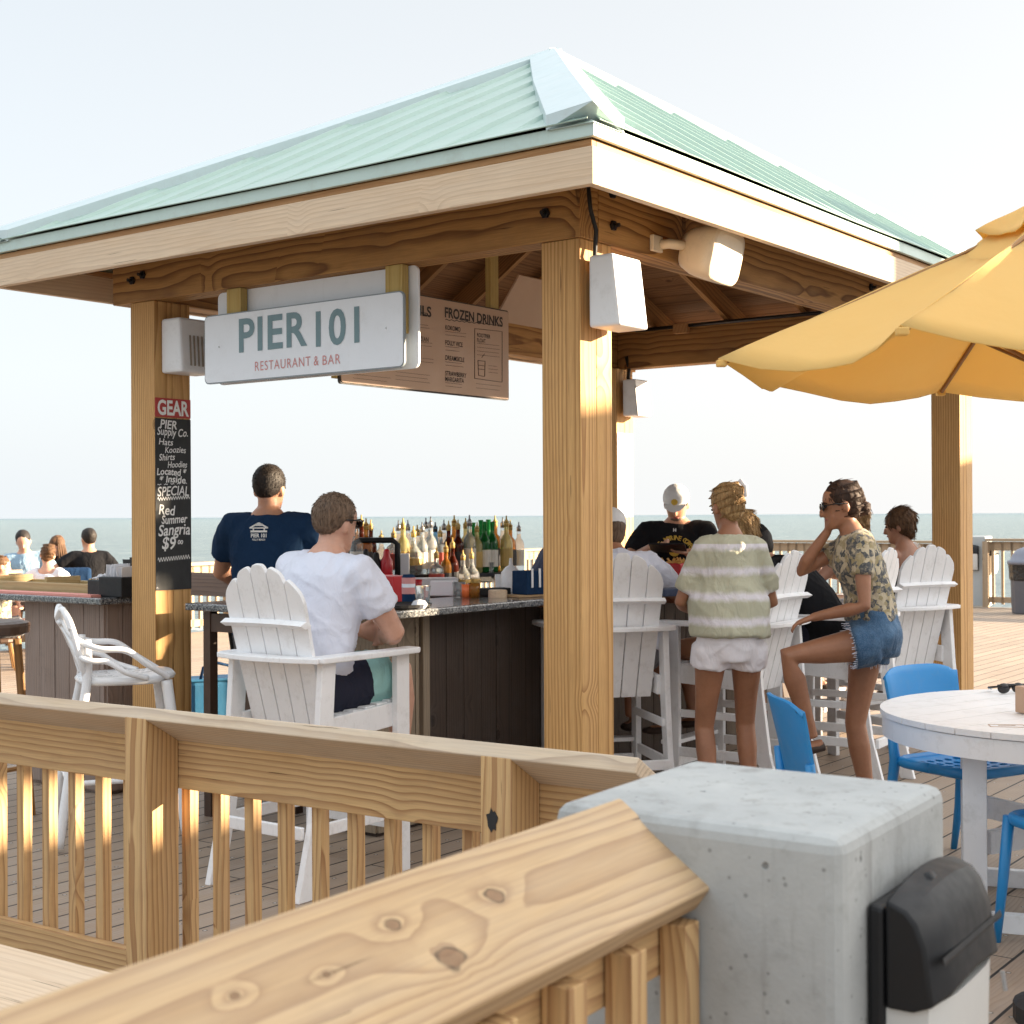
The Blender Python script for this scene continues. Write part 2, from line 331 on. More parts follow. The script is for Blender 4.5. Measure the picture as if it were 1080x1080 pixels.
M['tiedye'] = tiedye()
def floral():
    m, t, b, co, c = cloth('printed_blouse', (.5, .43, .30), .1, .5)
    v = t.vor(t.vm('ADD', co, t.vm('SCALE', t.noise(co, 20, 3, col=True), None, .06)), 42, 1); rc = t.sep(v.outputs['Color'])
    c2 = t.mix(t.m('GREATER_THAN', rc[0], .45), (.50, .42, .29), (.075, .08, .085)); c2 = t.mix(t.m('GREATER_THAN', rc[1], .72), c2, (.32, .26, .14))
    n = t.noise(co, 60, 4, .7); c2 = t.mix(t.mr(n, .47, .62, 0, .6), c2, (.42, .35, .25)); t.l(c2, b.inputs['Base Color']); return m
M['floral'] = floral()
def denim():
    m, t, b, co, c = cloth('denim', (.035, .10, .20), .3, .5)
    n = t.noise(co, 12, 5, .7); n2 = t.noise(co, 260, 2)
    c2 = t.mix(t.mr(n, .45, .75, 0, .7), (.03, .085, .17), (.12, .22, .34)); c2 = t.mix(t.mr(n2, .4, .6, 0, .3), c2, (.2, .28, .38)); t.l(c2, b.inputs['Base Color']); return m
M['denim'] = denim()
def hairm(name, a, bb):
    m, t, b = newmat(name); co = obco(t); x, y, z = t.sep(co)
    n = t.noise(t.comb(t.m('MULTIPLY', x, 120), t.m('MULTIPLY', y, 120), t.m('MULTIPLY', z, 9)), 1, 3, .6)
    n2 = t.noise(co, 14, 3); c = t.mix(t.mr(t.m('ADD', t.m('MULTIPLY', n, .7), t.m('MULTIPLY', n2, .3)), .35, .65), a, bb)
    t.l(c, b.inputs['Base Color']); b.inputs['Roughness'].default_value = .6; b.inputs['Specular IOR Level'].default_value = .3
    t.l(t.bump(n, .8, .004), b.inputs['Normal']); return m
M['hair_blond'] = hairm('blond_hair', (.17, .09, .035), (.50, .33, .15))
M['hair_brown'] = hairm('dark_brown_hair', (.018, .009, .006), (.06, .028, .015))
M['hair_mid'] = hairm('mid_brown_hair', (.05, .025, .013), (.16, .08, .035))
M['hair_short'] = hairm('short_brown_hair', (.07, .045, .03), (.20, .13, .085))
M['hair_black'] = hairm('black_hair', (.01, .008, .007), (.03, .022, .018))
M['eye'] = plain('eye_dark', (.03, .02, .015), .2)
M['lip'] = plain('lip', (.36, .12, .09), .45)
M['shades'] = plain('sunglass_black', (.012, .01, .01), .15, .1, 10, 0)
M['gold'] = plain('gold_metal', (.6, .4, .15), .3, .1, 10, 0, metal=.9)
M['shoe'] = plain('dark_sandal', (.05, .03, .022), .7)
def glass(name, col, trans=.85, rough=.06):
    m, t, b = newmat(name); co = obco(t); n = t.noise(co, 20, 2)
    t.l(t.mix(n, tuple(x*.9 for x in col), col), b.inputs['Base Color'])
    b.inputs['Transmission Weight'].default_value = trans; b.inputs['Roughness'].default_value = rough; b.inputs['IOR'].default_value = 1.35
    return m
M['g_clear'] = glass('clear_glass', (.86, .90, .90), .8); M['g_green'] = glass('green_glass', (.02, .22, .05), .55)
M['g_brown'] = glass('dark_liquor_glass', (.10, .018, .008), .45); M['g_amber'] = glass('amber_glass', (.62, .27, .05), .6)
M['g_yellow'] = glass('pale_yellow_glass', (.75, .66, .30), .6); M['g_blue'] = glass('blue_glass', (.22, .50, .78), .6)
M['label_w'] = plain('bottle_label_white', (.72, .70, .64), .6); M['label_r'] = plain('bottle_label_red', (.45, .06, .04), .6)
M['label_b'] = plain('bottle_label_black', (.03, .03, .035), .6); M['label_g'] = plain('bottle_label_gold', (.55, .38, .12), .5)
M['orange_juice'] = plain('orange_drink', (.8, .18, .05), .3)

# ---------------------------------------------------------------- object helpers
def tag(o, label=None, cat=None, group=None, kind=None):
    for k, v in (('label', label), ('category', cat), ('group', group), ('kind', kind)):
        if v: o[k] = v
    return o
def empty(name, loc, rz, label, cat, group=None):
    o = bpy.data.objects.new(name, None); COL.objects.link(o); o.empty_display_size = .1
    o.location = loc; o.rotation_euler = (0, 0, rz); return tag(o, label, cat, group)
class MB:
    def __init__(s): s.v = []; s.f = []; s.g = []; s.mi = []; s.cur = 0
    def add(s, vs, fs, gs=None):
        k = len(s.v); s.v += [V3(v) for v in vs]; s.f += [tuple(i+k for i in f) for f in fs]
        s.g += list(gs) if gs else [tuple(v) for v in vs]; s.mi += [s.cur]*len(fs); return s
    def board(s, p0, p1, w, t, up=Z, seed=None, cut0=0, cut1=0):
        """box whose centre line runs p0->p1, width w across, thickness t along up"""
        p0 = V3(p0); p1 = V3(p1); d = (p1-p0); L = d.length; d.normalize(); up = V3(up)
        side = d.cross(up).normalized(); up = side.cross(d).normalized()
        so = seed or (random.uniform(-40, 40), random.uniform(-.16, .16), random.uniform(.0, .1))
        vs = []; gs = []
        for e, base in ((0, p0), (1, p1)):
            for a, b in ((-1, -1), (1, -1), (1, 1), (-1, 1)):
                vs.append(base+side*(a*w/2)+up*(b*t/2)); gs.append((e*L+so[0], a*w/2+so[1], b*t/2+so[2]))
        return s.add(vs, [(0, 1, 2, 3), (7, 6, 5, 4), (0, 4, 5, 1), (1, 5, 6, 2), (2, 6, 7, 3), (3, 7, 4, 0)], gs)
    def box(s, c, sx, sy, sz, ax=V3((1, 0, 0)), ay=V3((0, 1, 0)), az=Z):
        c = V3(c); vs = [c+V3(ax)*(i*sx/2)+V3(ay)*(j*sy/2)+V3(az)*(k*sz/2) for k in (-1, 1) for i, j in ((-1, -1), (1, -1), (1, 1), (-1, 1))]
        return s.add(vs, [(3, 2, 1, 0), (4, 5, 6, 7), (0, 1, 5, 4), (1, 2, 6, 5), (2, 3, 7, 6), (3, 0, 4, 7)])
    def prism(s, pts, off):
        """closed polygon pts extruded by vector off"""
        n = len(pts); pts = [V3(p) for p in pts]; off = V3(off)
        so = random.uniform(-20, 20); gs = [(p.z+so, p.x, p.y) for p in pts]; gs += [(p.z+so, p.x, p.y) for p in [q+off for q in pts]]
        return s.add(pts+[p+off for p in pts], [tuple(range(n))[::-1], tuple(range(n, 2*n))]+[(i, (i+1) % n, n+(i+1) % n, n+i) for i in range(n)], gs)
    def tube(s, pts, rad, n=8, cap=True, flat=1.0):
        pts = [V3(p) for p in pts]; rs = rad if hasattr(rad, '__len__') else [rad]*len(pts)
        vs = []; fs = []; gs = []; ref = None; L = 0
        for i, p in enumerate(pts):
            d = (pts[min(i+1, len(pts)-1)]-pts[max(i-1, 0)]).normalized()
            if ref is None: ref = (Z if abs(d.z) < .9 else V3((1, 0, 0)))
            a = d.cross(ref).normalized(); b = a.cross(d).normalized(); ref = b
            if i: L += (p-pts[i-1]).length
            for k in range(n):
                th = 2*math.pi*k/n; vs.append(p+a*(math.cos(th)*rs[i])+b*(math.sin(th)*rs[i]*flat)); gs.append((L, math.cos(th)*rs[i], math.sin(th)*rs[i]))
        for i in range(len(pts)-1):
            for k in range(n): fs.append((i*n+k, i*n+(k+1) % n, (i+1)*n+(k+1) % n, (i+1)*n+k))
        if cap: fs += [tuple(range(n))[::-1], tuple((len(pts)-1)*n+k for k in range(n))]
        return s.add(vs, fs, gs)
    def lathe(s, c, prof, n=16, ax=None):
        c = V3(c); vs = []; fs = []
        for r, z in prof:
            for k in range(n): vs.append(c+V3((math.cos(2*math.pi*k/n)*r, math.sin(2*math.pi*k/n)*r, z)))
        for i in range(len(prof)-1):
            for k in range(n): fs.append((i*n+k, i*n+(k+1) % n, (i+1)*n+(k+1) % n, (i+1)*n+k))
        fs += [tuple(range(n))[::-1], tuple((len(prof)-1)*n+k for k in range(n))]
        return s.add(vs, fs)
    def ring(s, c, r, f, u, rx, ry, n=16): pass
    def loft(s, rings, n=16):
        """rings: (centre, xdir, ydir, rx, ry)"""
        vs = []; fs = []
        for c, xd, yd, rx, ry in rings:
            for k in range(n):
                th = 2*math.pi*k/n; vs.append(V3(c)+V3(xd)*(math.cos(th)*rx)+V3(yd)*(math.sin(th)*ry))
        for i in range(len(rings)-1):
            for k in range(n): fs.append((i*n+k, i*n+(k+1) % n, (i+1)*n+(k+1) % n, (i+1)*n+k))
        fs += [tuple(range(n))[::-1], tuple((len(rings)-1)*n+k for k in range(n))]
        return s.add(vs, fs)
    def ell(s, c, rx, ry, rz, ax=V3((1, 0, 0)), ay=V3((0, 1, 0)), az=Z, n=14, m=8):
        rings = []
        for i in range(m+1):
            ph = -math.pi/2+math.pi*(i+.0)/m; k = max(.04, math.cos(ph))
            rings.append((V3(c)+V3(az)*(math.sin(ph)*rz), ax, ay, rx*k, ry*k))
        return s.loft(rings, n)
    def mesh(s, name, off=None, fix=True):
        me = bpy.data.meshes.new(name); me.from_pydata([tuple(v-off) if off else tuple(v) for v in s.v], [], s.f)
        at = me.attributes.new('gc', 'FLOAT_VECTOR', 'POINT')
        at.data.foreach_set('vector', [c for g in s.g for c in g])
        if any(s.mi): me.polygons.foreach_set('material_index', s.mi)
        if fix:
            bm = bmesh.new(); bm.from_mesh(me); bmesh.ops.recalc_face_normals(bm, faces=bm.faces); bm.to_mesh(me); bm.free()
        return me
    def build(s, name, mat, parent=None, world=True, bevel=0, smooth=False, sub=0, fix=True):
        off = None
        if parent is not None and world:
            off = V3((0, 0, 0)); q = parent
            while q is not None: off += q.location; q = q.parent
        me = s.mesh(name, off, fix)
        for mm in (mat if isinstance(mat, (list, tuple)) else [mat]): me.materials.append(mm)
        o = bpy.data.objects.new(name, me); COL.objects.link(o); o.parent = parent
        if smooth: me.polygons.foreach_set('use_smooth', [True]*len(me.polygons))
        if bevel:
            b = o.modifiers.new('bevel', 'BEVEL'); b.width = bevel; b.segments = 2; b.limit_method = 'ANGLE'; b.angle_limit = R(40)
        if sub: q = o.modifiers.new('sub', 'SUBSURF'); q.levels = sub; q.render_levels = sub
        return o
def smooth_angle(o, ang=40):
    me = o.data; bm = bmesh.new(); bm.from_mesh(me)
    for f in bm.faces: f.smooth = True
    for e in bm.edges:
        if len(e.link_faces) == 2 and e.calc_face_angle(0) > R(ang): e.smooth = False
    bm.to_mesh(me); bm.free(); return o
def solo(mb, name, mat, loc, label, cat, group=None, bevel=0, smooth=False, kind=None, rz=0):
    """a thing that is one mesh; vertices given relative to loc"""
    o = mb.build(name, mat, None, False, bevel, smooth); o.location = loc; o.rotation_euler.z = rz
    return tag(o, label, cat, group, kind)
def copy_tree(o, parent=None):
    c = o.copy(); COL.objects.link(c); c.parent = parent
    if parent is not None: c.matrix_parent_inverse = o.matrix_parent_inverse.copy()
    for ch in list(o.children): copy_tree(ch, c)
    return c
_tc = {}
def text_mb(txt, size, org, right, up, align='CENTER', bold=0.0, squash=1.0, spacing=1.0, depth=.0012, width=None, wob=0, mb=None):
    """letters as thin solid shapes on the plane at org"""
    cu = bpy.data.curves.new('t', 'FONT'); cu.body = txt; cu.size = 1; cu.align_x = align; cu.align_y = 'CENTER'
    cu.offset = bold; cu.space_character = spacing; cu.resolution_u = 4; cu.extrude = .0
    ob = bpy.data.objects.new('t', cu); me = evaluated(ob)
    xs = [v.co.x for v in me.vertices]; ys = [v.co.y for v in me.vertices]
    sx = size*squash
    if width and xs: sx = width/(max(xs)-min(xs))
    nrm = V3(right).cross(V3(up)).normalized(); mb = mb or MB()
    cy = (max(ys)+min(ys))/2 if ys else 0
    if align == 'CENTER' and xs: cx = (max(xs)+min(xs))/2
    elif xs: cx = min(xs)
    else: cx = 0
    vs = []
    for v in me.vertices:
        x = (v.co.x-cx)*sx; y = (v.co.y-cy)*size
        if wob: y += wob*size*math.sin(x/size*1.7+len(txt)); x += wob*size*.5*math.sin(y/size*5+x*9)
        vs.append(V3(org)+V3(right)*x+V3(up)*y+nrm*depth)
    mb.add(vs, [tuple(p.vertices) for p in me.polygons])
    bpy.data.objects.remove(ob); bpy.data.curves.remove(cu); bpy.data.meshes.remove(me)
    return mb
def remesh(mb, voxel, iters=2, fac=.5):
    me = mb.mesh('tmp'); ob = bpy.data.objects.new('tmp', me)
    md = ob.modifiers.new('r', 'REMESH'); md.mode = 'VOXEL'; md.voxel_size = voxel; md.use_smooth_shade = True
    out = evaluated(ob)
    bpy.data.objects.remove(ob); bpy.data.meshes.remove(me)
    bm = bmesh.new(); bm.from_mesh(out)
    for _ in range(iters): bmesh.ops.smooth_vert(bm, verts=bm.verts, factor=fac, use_axis_x=True, use_axis_y=True, use_axis_z=True)
    bm.to_mesh(out); bm.free(); return out
def link_mesh(me, name, mat, parent):
    me.materials.clear(); me.materials.append(mat); me.name = name
    me.polygons.foreach_set('use_smooth', [True]*len(me.polygons))
    o = bpy.data.objects.new(name, me); COL.objects.link(o); o.parent = parent; return o
SKY_STR = .15; RSIGN = -1; EXPO = 2.6; HAZE = 0.84; SUN = 3.8; ZEN = 2.2; GLOW = 1.6
# ================================================================ SETTING
SEA_Z = -4.5
s = MB(); s.add([(-30000, -3000, 0), (30000, -3000, 0), (30000, 40000, 0), (-30000, 40000, 0)], [(0, 1, 2, 3)])
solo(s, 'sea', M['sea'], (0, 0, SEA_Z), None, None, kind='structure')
RA = V3((-4.19, 18.75, 0)); CORNER = V3((1.37, 27.06, 0))
dk = [RA-RN*24, CORNER, CORNER-RW*26, CORNER-RW*26-RN*40, RA-RN*24-RN*16]
s = MB(); s.prism([p+V3((0, 0, -.3)) for p in dk], V3((0, 0, .3)))
solo(s, 'deck', M['deck'], (0, 0, 0), None, None, kind='structure')

# ================================================================ PAVILION
pav = empty('bar_pavilion', PV(0, 0), 0, 'open timber pavilion with a mint green metal hip roof over the pier bar', 'pavilion')
BZ = 2.626; BT = 2.906; AL = 4.37; BL = 2.63; PWA = .235; PWB = .19
for a, b in ((0, 0), (0, BL), (AL, 0), (AL, BL)):
    c = PV(a+PWA/2, b+PWB/2); s = MB()
    # two laminated plies give the long seam of the post
    s.board(c+W*0+U*(-PWA/4)+Z*.004, c-U*(PWA/4)+Z*(BZ-.002), PWB, PWA/2-.0015, up=U)
    s.board(c+U*(PWA/4)+Z*.004, c+U*(PWA/4)+Z*(BZ-.002), PWB, PWA/2-.0015, up=U)
    s.build('post', M['post'], pav, bevel=.004)
def bm_(p0, p1, w=.135): return MB().board(p0+Z*((BZ+BT)/2), p1+Z*((BZ+BT)/2), w, BT-BZ)
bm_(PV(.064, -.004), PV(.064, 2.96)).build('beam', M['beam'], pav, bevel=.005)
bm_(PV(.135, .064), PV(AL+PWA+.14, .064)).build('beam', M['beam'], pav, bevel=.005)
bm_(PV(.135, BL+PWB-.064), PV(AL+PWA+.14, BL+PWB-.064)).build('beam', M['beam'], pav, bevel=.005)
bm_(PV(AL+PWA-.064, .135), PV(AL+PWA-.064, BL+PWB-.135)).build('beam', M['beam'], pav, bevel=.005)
# eaves rectangle
A0, A1, B0, B1 = -.49, AL+PWA+.49, -.39, BL+PWB+.49
FZ0, FZ1, TZ, DZ = 2.695, 2.832, 2.862, 2.916
def ring_boards(off, z0, z1, th, mat, name):
    a0, a1, b0, b1 = A0+off, A1-off, B0+off, B1-off
    for p, q in (((a0+th/2, b0), (a0+th/2, b1)), ((a0+th, b0+th/2), (a1-th, b0+th/2)), ((a0+th, b1-th/2), (a1-th, b1-th/2)), ((a1-th/2, b0), (a1-th/2, b1))):
        MB().board(PV(*p, (z0+z1)/2), PV(*q, (z0+z1)/2), th, z1-z0).build(name, mat, pav, bevel=.003)
ring_boards(0, FZ0, FZ1, .038, M['fascia'], 'fascia')
ring_boards(.012, FZ1+.001, TZ-.001, .03, M['trim'], 'eave_trim')
ring_boards(-.014, TZ, DZ, .02, M['drip'], 'drip_edge')
APX = PV(A0+2.40, B0+1.85, 4.115)
cor = [PV(A0, B0, DZ), PV(A0, B1, DZ), PV(A1, B1, DZ), PV(A1, B0, DZ)]
eaves = [(cor[1], cor[0]), (cor[0], cor[3]), (cor[3], cor[2]), (cor[2], cor[1])]   # left, right(front), far, back
for E0, E1 in eaves:
    d = (E1-E0).normalized(); L = (E1-E0).length; sf = (APX-E0).dot(d); up = APX-(E0+d*sf); n = d.cross(up).normalized()
    if n.z < 0: n = -n
    down = -V3((up.x, up.y, 0)).normalized()*.03
    ss = []; pitch = .30; k = 0; x0 = 0
    while x0 < L:
        for f, h in ((0, 0), (.012, .020), (.028, .020), (.042, .004), (.10, .001), (.16, -.001), (.22, .001), (.29, .0)):
            if 0 <= x0+f <= L: ss.append((x0+f, h))
        x0 += pitch
    ss.append((L, 0)); s = MB(); rows = 6; vs = []; fs = []
    for x, h in ss:
        tm = min(x/sf if sf > 0 else 1, (L-x)/(L-sf)); tm = max(0, min(1, tm))
        for r in range(rows+1):
            t = tm*r/rows; wob = .003*math.sin(x*2.1+t*9)
            vs.append(E0+d*x+up*t+n*(h*min(1, t*14)+.006+wob)+(down*(1-min(1, t*20))))
    for i in range(len(ss)-1):
        for r in range(rows): k = i*(rows+1)+r; fs.append((k, k+rows+1, k+rows+2, k+1))
    s.add(vs, fs); o = s.build('roof_panel', M['roof'], pav); md = o.modifiers.new('thick', 'SOLIDIFY'); md.thickness = .004; md.offset = -1
    # boarded ceiling below and rafters
    s = MB(); t = 0.02; ul = up.length
    while t < .99:
        t2 = min(.99, t+.135/ul); xa, xb = sf*t2+.02, L-(L-sf)*t2-.02
        if xb-xa > .1:
            tc = (t+t2)/2; s.board(E0+d*xa+up*tc-n*.045, E0+d*xb+up*tc-n*.045, .131, .02, up=n)
        t = t2
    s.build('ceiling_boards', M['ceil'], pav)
    x = .32
    while x < L-.2:
        tm = min(x/sf, (L-x)/(L-sf))*.97-.03
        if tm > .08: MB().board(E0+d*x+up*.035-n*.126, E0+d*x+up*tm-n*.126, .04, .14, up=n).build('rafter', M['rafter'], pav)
        x += .61
for i, c in enumerate(cor):
    e1 = (cor[(i+1) % 4]-c).normalized(); e2 = (cor[(i-1) % 4]-c).normalized(); ax = (APX-c)
    MB().board(c+ax*.05-Z*.15, c+ax*.99-Z*.15, .045, .15).build('hip_rafter', M['rafter'], pav)
    w = .205; rings = []; s = MB(); out = (c-V3((APX.x, APX.y, c.z))).normalized()*.035
    for t in (0, .5, 1):
        q = c+ax*t; ww = w*(1 if t < 1 else (.85 if i == 0 else .25)); o_ = out*(1 if t == 0 else 0)
        rings.append([q+e1*ww+o_+Z*(.050), q+o_+Z*(.066), q+e2*ww+o_+Z*.050, q+e2*ww+o_+Z*(-.008), q+o_+Z*(-.010), q+e1*ww+o_+Z*(-.008)])
    vs = [p for r in rings for p in r]; fs = [tuple(range(6)), tuple(range(12, 18))]
    for r in range(2):
        for k in range(6): fs.append((r*6+k, r*6+(k+1) % 6, r*6+6+(k+1) % 6, r*6+6+k))
    s.add(vs, fs).build('hip_cap', M['roof_cap'], pav, bevel=.002)
# bolts, ties and conduit
def bolt(p, n):
    s = MB(); q = V3(p); s.tube([q, q+V3(n)*.012], .022, 6); s.tube([q+V3(n)*.012, q+V3(n)*.035], .009, 8); s.build('bolt', M['dark_metal'], pav)
for px, py in ((576, 225), (140, 296), (151, 290)): b, z = onA(px, py, -.003); bolt(PV(-.003, b, z), -U)
for px, py in ((645, 204), (646, 238), (918, 303)): a, z = onB(px, py, -.004); bolt(PV(a, -.004, z), -W)
for b in (.45, .95, 1.45, 1.95, 2.45): MB().box(PV(-.01, b, BT-.035), .006, .05, .06, ax=U, ay=W).build('rafter_tie', M['galv'], pav)
for a in (.45, 1.05, 1.66, 2.27, 2.9, 3.5): MB().box(PV(a, -.012, BT-.03), .05, .006, .07, ax=U, ay=W).build('rafter_tie', M['rafter'], pav)
cy = PV(AL+.02, 0, 0)
MB().tube([PV(AL+PWA-.16, 2.5, BT+.0), PV(AL+PWA-.16, .3, BT-.0)], .014, 8).build('conduit', M['dark_metal'], pav, smooth=True)
MB().box(PV(AL+.07, 2.1, BT-.02), .05, .12, .07, ax=U, ay=W).build('junction_box', M['trim'], pav, bevel=.004)
# short hangers that carry the signs
hgs = []
for x0, x1 in ((231, 261), (400, 430)):
    b0, _ = onA(x0, 320, -.002); b1, _ = onA(x1, 320, -.002)
    MB().board(PV(.022, (b0+b1)/2, 2.32), PV(.022, (b0+b1)/2, BZ-.002), .10, .045, up=U).build('sign_hanger', M['hanger'], pav, bevel=.003)

# ================================================================ SIGNS
def rounded(w, h, r, n=5):
    pts = []
    for cx, cy, a0 in ((w/2-r, h/2-r, 0), (-w/2+r, h/2-r, 90), (-w/2+r, -h/2+r, 180), (w/2-r, -h/2+r, 270)):
        for k in range(n+1): a = R(a0+90*k/n); pts.append((cx+r*math.cos(a), cy+r*math.sin(a)))
    return pts
def panel(name, mat, parent, c, right, up, w, h, r, th, bevel=.001):
    n = V3(right).cross(V3(up)).normalized()
    s = MB().prism([V3(c)+V3(right)*x+V3(up)*y for x, y in rounded(w, h, r)], -n*th)
    return s.build(name, mat, parent)
# main sign, on the outside of the hangers, facing -U; reads left->right along -W
sa = -.012
bl, zlt = onA(215.5, 331.5, sa); br, zrt = onA(426, 308.5, sa); _, zlb = onA(214, 405, sa); _, zrb = onA(425.5, 388, sa)
zt = (zlt+zrt)/2; zb = (zlb+zrb)/2; sc = PV(sa, (bl+br)/2, (zt+zb)/2); sw = bl-br; sh = zt-zb
g = empty('restaurant_sign', PV(sa, (bl+br)/2, zb), 0, 'white rounded sign reading PIER 101 RESTAURANT & BAR hanging below the front beam', 'sign')
panel('border', M['grey_ink'], g, sc-U*.0, -W, Z, sw, sh, .028, .012)
panel('panel', M['sign_white'], g, sc-U*.0022, -W, Z, sw-.012, sh-.012, .024, .002)
def on_sign(px, py): b, z = onA(px, py, sa-.003); return PV(sa-.003, b, z)
l = on_sign(252, 357); r_ = on_sign(379, 347)
dn_ = (r_-l)
for wd, u0, u1 in (('PIER', 0, .585), ('101', .655, 1.0)):
    text_mb(wd, .225, l.lerp(r_, (u0+u1)/2)+Z*.018, -W, Z, bold=.022, width=dn_.length*(u1-u0), spacing=1.1).build('sign_word', M['teal_ink'], g)
l = on_sign(269, 383.5); r_ = on_sign(359, 375.5)
for wd, u0, u1 in (('RESTAURANT', 0, .66), ('&', .70, .755), ('BAR', .80, 1.0)):
    text_mb(wd, .064, l.lerp(r_, (u0+u1)/2)-Z*.012, -W, Z, bold=.0, width=(l-r_).length*(u1-u0), spacing=1.15).build('sign_word', M['pink_ink'], g)
for px, py in ((231, 366), (407, 346)): p = on_sign(px, py); MB().tube([p, p-U*.003], .004, 8).build('screw', M['galv'], g)
# the second panel on the back of the hangers
sa2 = .052
br2, zb2 = onA(441.5, 388, sa2); _, zt2 = onA(441.5, 268, sa2)
c2 = PV(sa2+.012, br2+sw/2, (BZ-.004+zb2)/2); h2 = BZ-.004-zb2
g2 = empty('sign_panel', PV(sa2, br2+sw/2, zb2), 0, 'plain white back of the second sign board behind the hangers', 'sign')
panel('panel', M['sign_white'], g2, PV(sa2, br2+sw/2, (BZ-.004+zb2)/2), -W, Z, sw, h2, .03, .012)
# drinks menu board, hung along U inside
vb = 1.5
aL, zLb = onB(360, 405, vb); aR, zRt = onB(536, 329, vb); _, zRb = onB(536, 421, vb)
g = empty('menu_board', PV(aL, vb, zRb), 0, 'tan drinks menu board headed FROZEN DRINKS hung inside the pavilion', 'menu board')
zt, zb = zRt, zRb; mw = aR-aL; mh = zt-zb
panel('frame', M['menu_ink'], g, PV((aL+aR)/2, vb+.004, (zt+zb)/2), U, Z, mw+.014, mh+.014, .015, .014)
panel('board', M['menu'], g, PV((aL+aR)/2, vb-.001, (zt+zb)/2), U, Z, mw, mh, .012, .003)
def on_menu(px, py): a, z = onB(px, py, vb-.0015); return PV(a, vb-.0015, z)
ink = MB()
def mtext(t, px, py, size, bold=0, w=None, al='LEFT'):
    text_mb(t, size, on_menu(px, py), U, Z, al, bold, .82, mb=ink, width=w)
l = on_menu(469, 331); r_ = on_menu(530, 338); text_mb('FROZEN DRINKS', .072, (l+r_)/2, U, Z, bold=.03, width=(r_-l).length, mb=ink)
l = on_menu(400, 322); r_ = on_menu(451, 326.5); text_mb('COCKTAILS', .072, (l+r_)/2, U, Z, bold=.03, width=(r_-l).length*1.15, mb=ink)
for t, px, py in (('KOKOMO', 469.5, 345), ('FOLLY VICE', 469.5, 361), ('DREAMSICLE', 469.5, 377), ('STRAWBERRY', 469.5, 393.5), ('MARGARITA', 469.5, 399.5), ('OCEAN', 439, 356.5), ('WATER', 430, 373)):
    mtext(t, px, py, .034, .012)
for t, px, py in (('ROOTPIER', 503, 353), ('FLOAT', 503, 358.5)): mtext(t, px, py, .030, .008)
def squig(px0, px1, py, amp=.0018, th=.0016, dip=0.07):
    p = on_menu(px0, py); q = on_menu(px1, py+(px1-px0)*.11); n = 46; pts = []
    for i in range(n+1): u = i/n; pts.append(p.lerp(q, u)+Z*(amp*math.sin(i*1.6)))
    vs = [x+Z*th for x in pts]+[x-Z*th for x in pts]; vs = [v-W*.0012 for v in vs]
    ink.add(vs, [(i, i+1, n+2+i, n+1+i) for i in range(n)])
squig(469.5, 530, 337, .003, .002)
squig(441, 451, 329.5, .003, .002)
for px, w_, ys in ((469.5, 24, (349.5, 353)), (469.5, 17, (365.3, 369)), (469.5, 20, (381.5, 385)), (469.5, 20, (403.5, 407)), (441, 12, (342, 345)), (441, 15, (360.5, 364)), (441, 18, (377.3, 381)),
                   (503, 26, (362, 366, 370, 374)), (515, 10, (385.5, 389, 392.5)), (502, 28, (404.5, 409)), (372, 40, (394.5, 398.5)), (417, 40, (392, 396, 400))):
    for y in ys: squig(px, px+w_*random.uniform(.85, 1), y, .0012, .0008)
# outlined box and glass drawing
for (x0, y0, x1, y1) in ((500.5, 346.5, 529.5, 349.5), (529.5, 350, 529.5, 403), (500.5, 399, 529, 403), (500.5, 346.5, 500.5, 399),
                         (504, 380, 504.5, 396), (511.5, 381, 511, 397), (504.5, 396, 511, 397), (504, 380, 511.5, 381), (508, 377, 511, 373), (504, 385, 511.5, 386), (504, 389, 511.5, 390)):
    p = on_menu(x0, y0)-W*.001; q = on_menu(x1, y1)-W*.001; ink.tube([p, q], .0013, 4)
ink.build('menu_lettering', M['menu_ink'], g)
# battens the menu hangs from
for a in (aL+.02, aR-.1): MB().board(PV(a, vb+.035, zb+.02), PV(a, vb+.035, 3.15), .07, .035, up=W).build('hanging_batten', M['hanger'], g)
# second inner board, seen from below through the corner
g = empty('menu_board', PV(1.5, 1.75, 2.4), 0, 'pinkish blank board under the rafters just left of the corner post', 'board')
c = P(556, 318, 8.2); s = MB().board(c-U*.2+Z*.0, c+U*.3+Z*.0, .30, .012, up=(W*.8+Z*.6).normalized()); s.build('board', M['menu'], g, bevel=.002)

# GEAR sign and chalkboard on the right face of the left post (plane b = BL)
pb = BL-.004
def on_post(px, py): a, z = onB(px, py, pb); return PV(a, pb, z)
_, zt = onB(183, 420.5, pb); _, zb = onB(183, 440.5, pb); _, zc = onB(183, 622, pb)
g = empty('gear_sign', PV(.118, pb, zb), 0, 'small red sign reading GEAR at the top of the chalkboard on the left post', 'sign')
panel('panel', M['red_sign'], g, PV(.1175, pb, (zt+zb)/2), U, Z, .232, zt-zb, .004, .003)
text_mb('GEAR', .105, PV(.1175, pb-.001, (zt+zb)/2), U, Z, bold=.03, width=.205).build('sign_lettering', M['white_ink'], g)
g = empty('chalkboard', PV(.118, pb, zc), 0, 'tall black chalkboard with hand lettered SPECIAL Red Summer Sangria on the left post', 'chalkboard')
panel('panel', M['chalkboard'], g, PV(.1175, pb, (zb-.006+zc)/2), U, Z, .232, zb-.006-zc, .002, .003)
ch = MB()
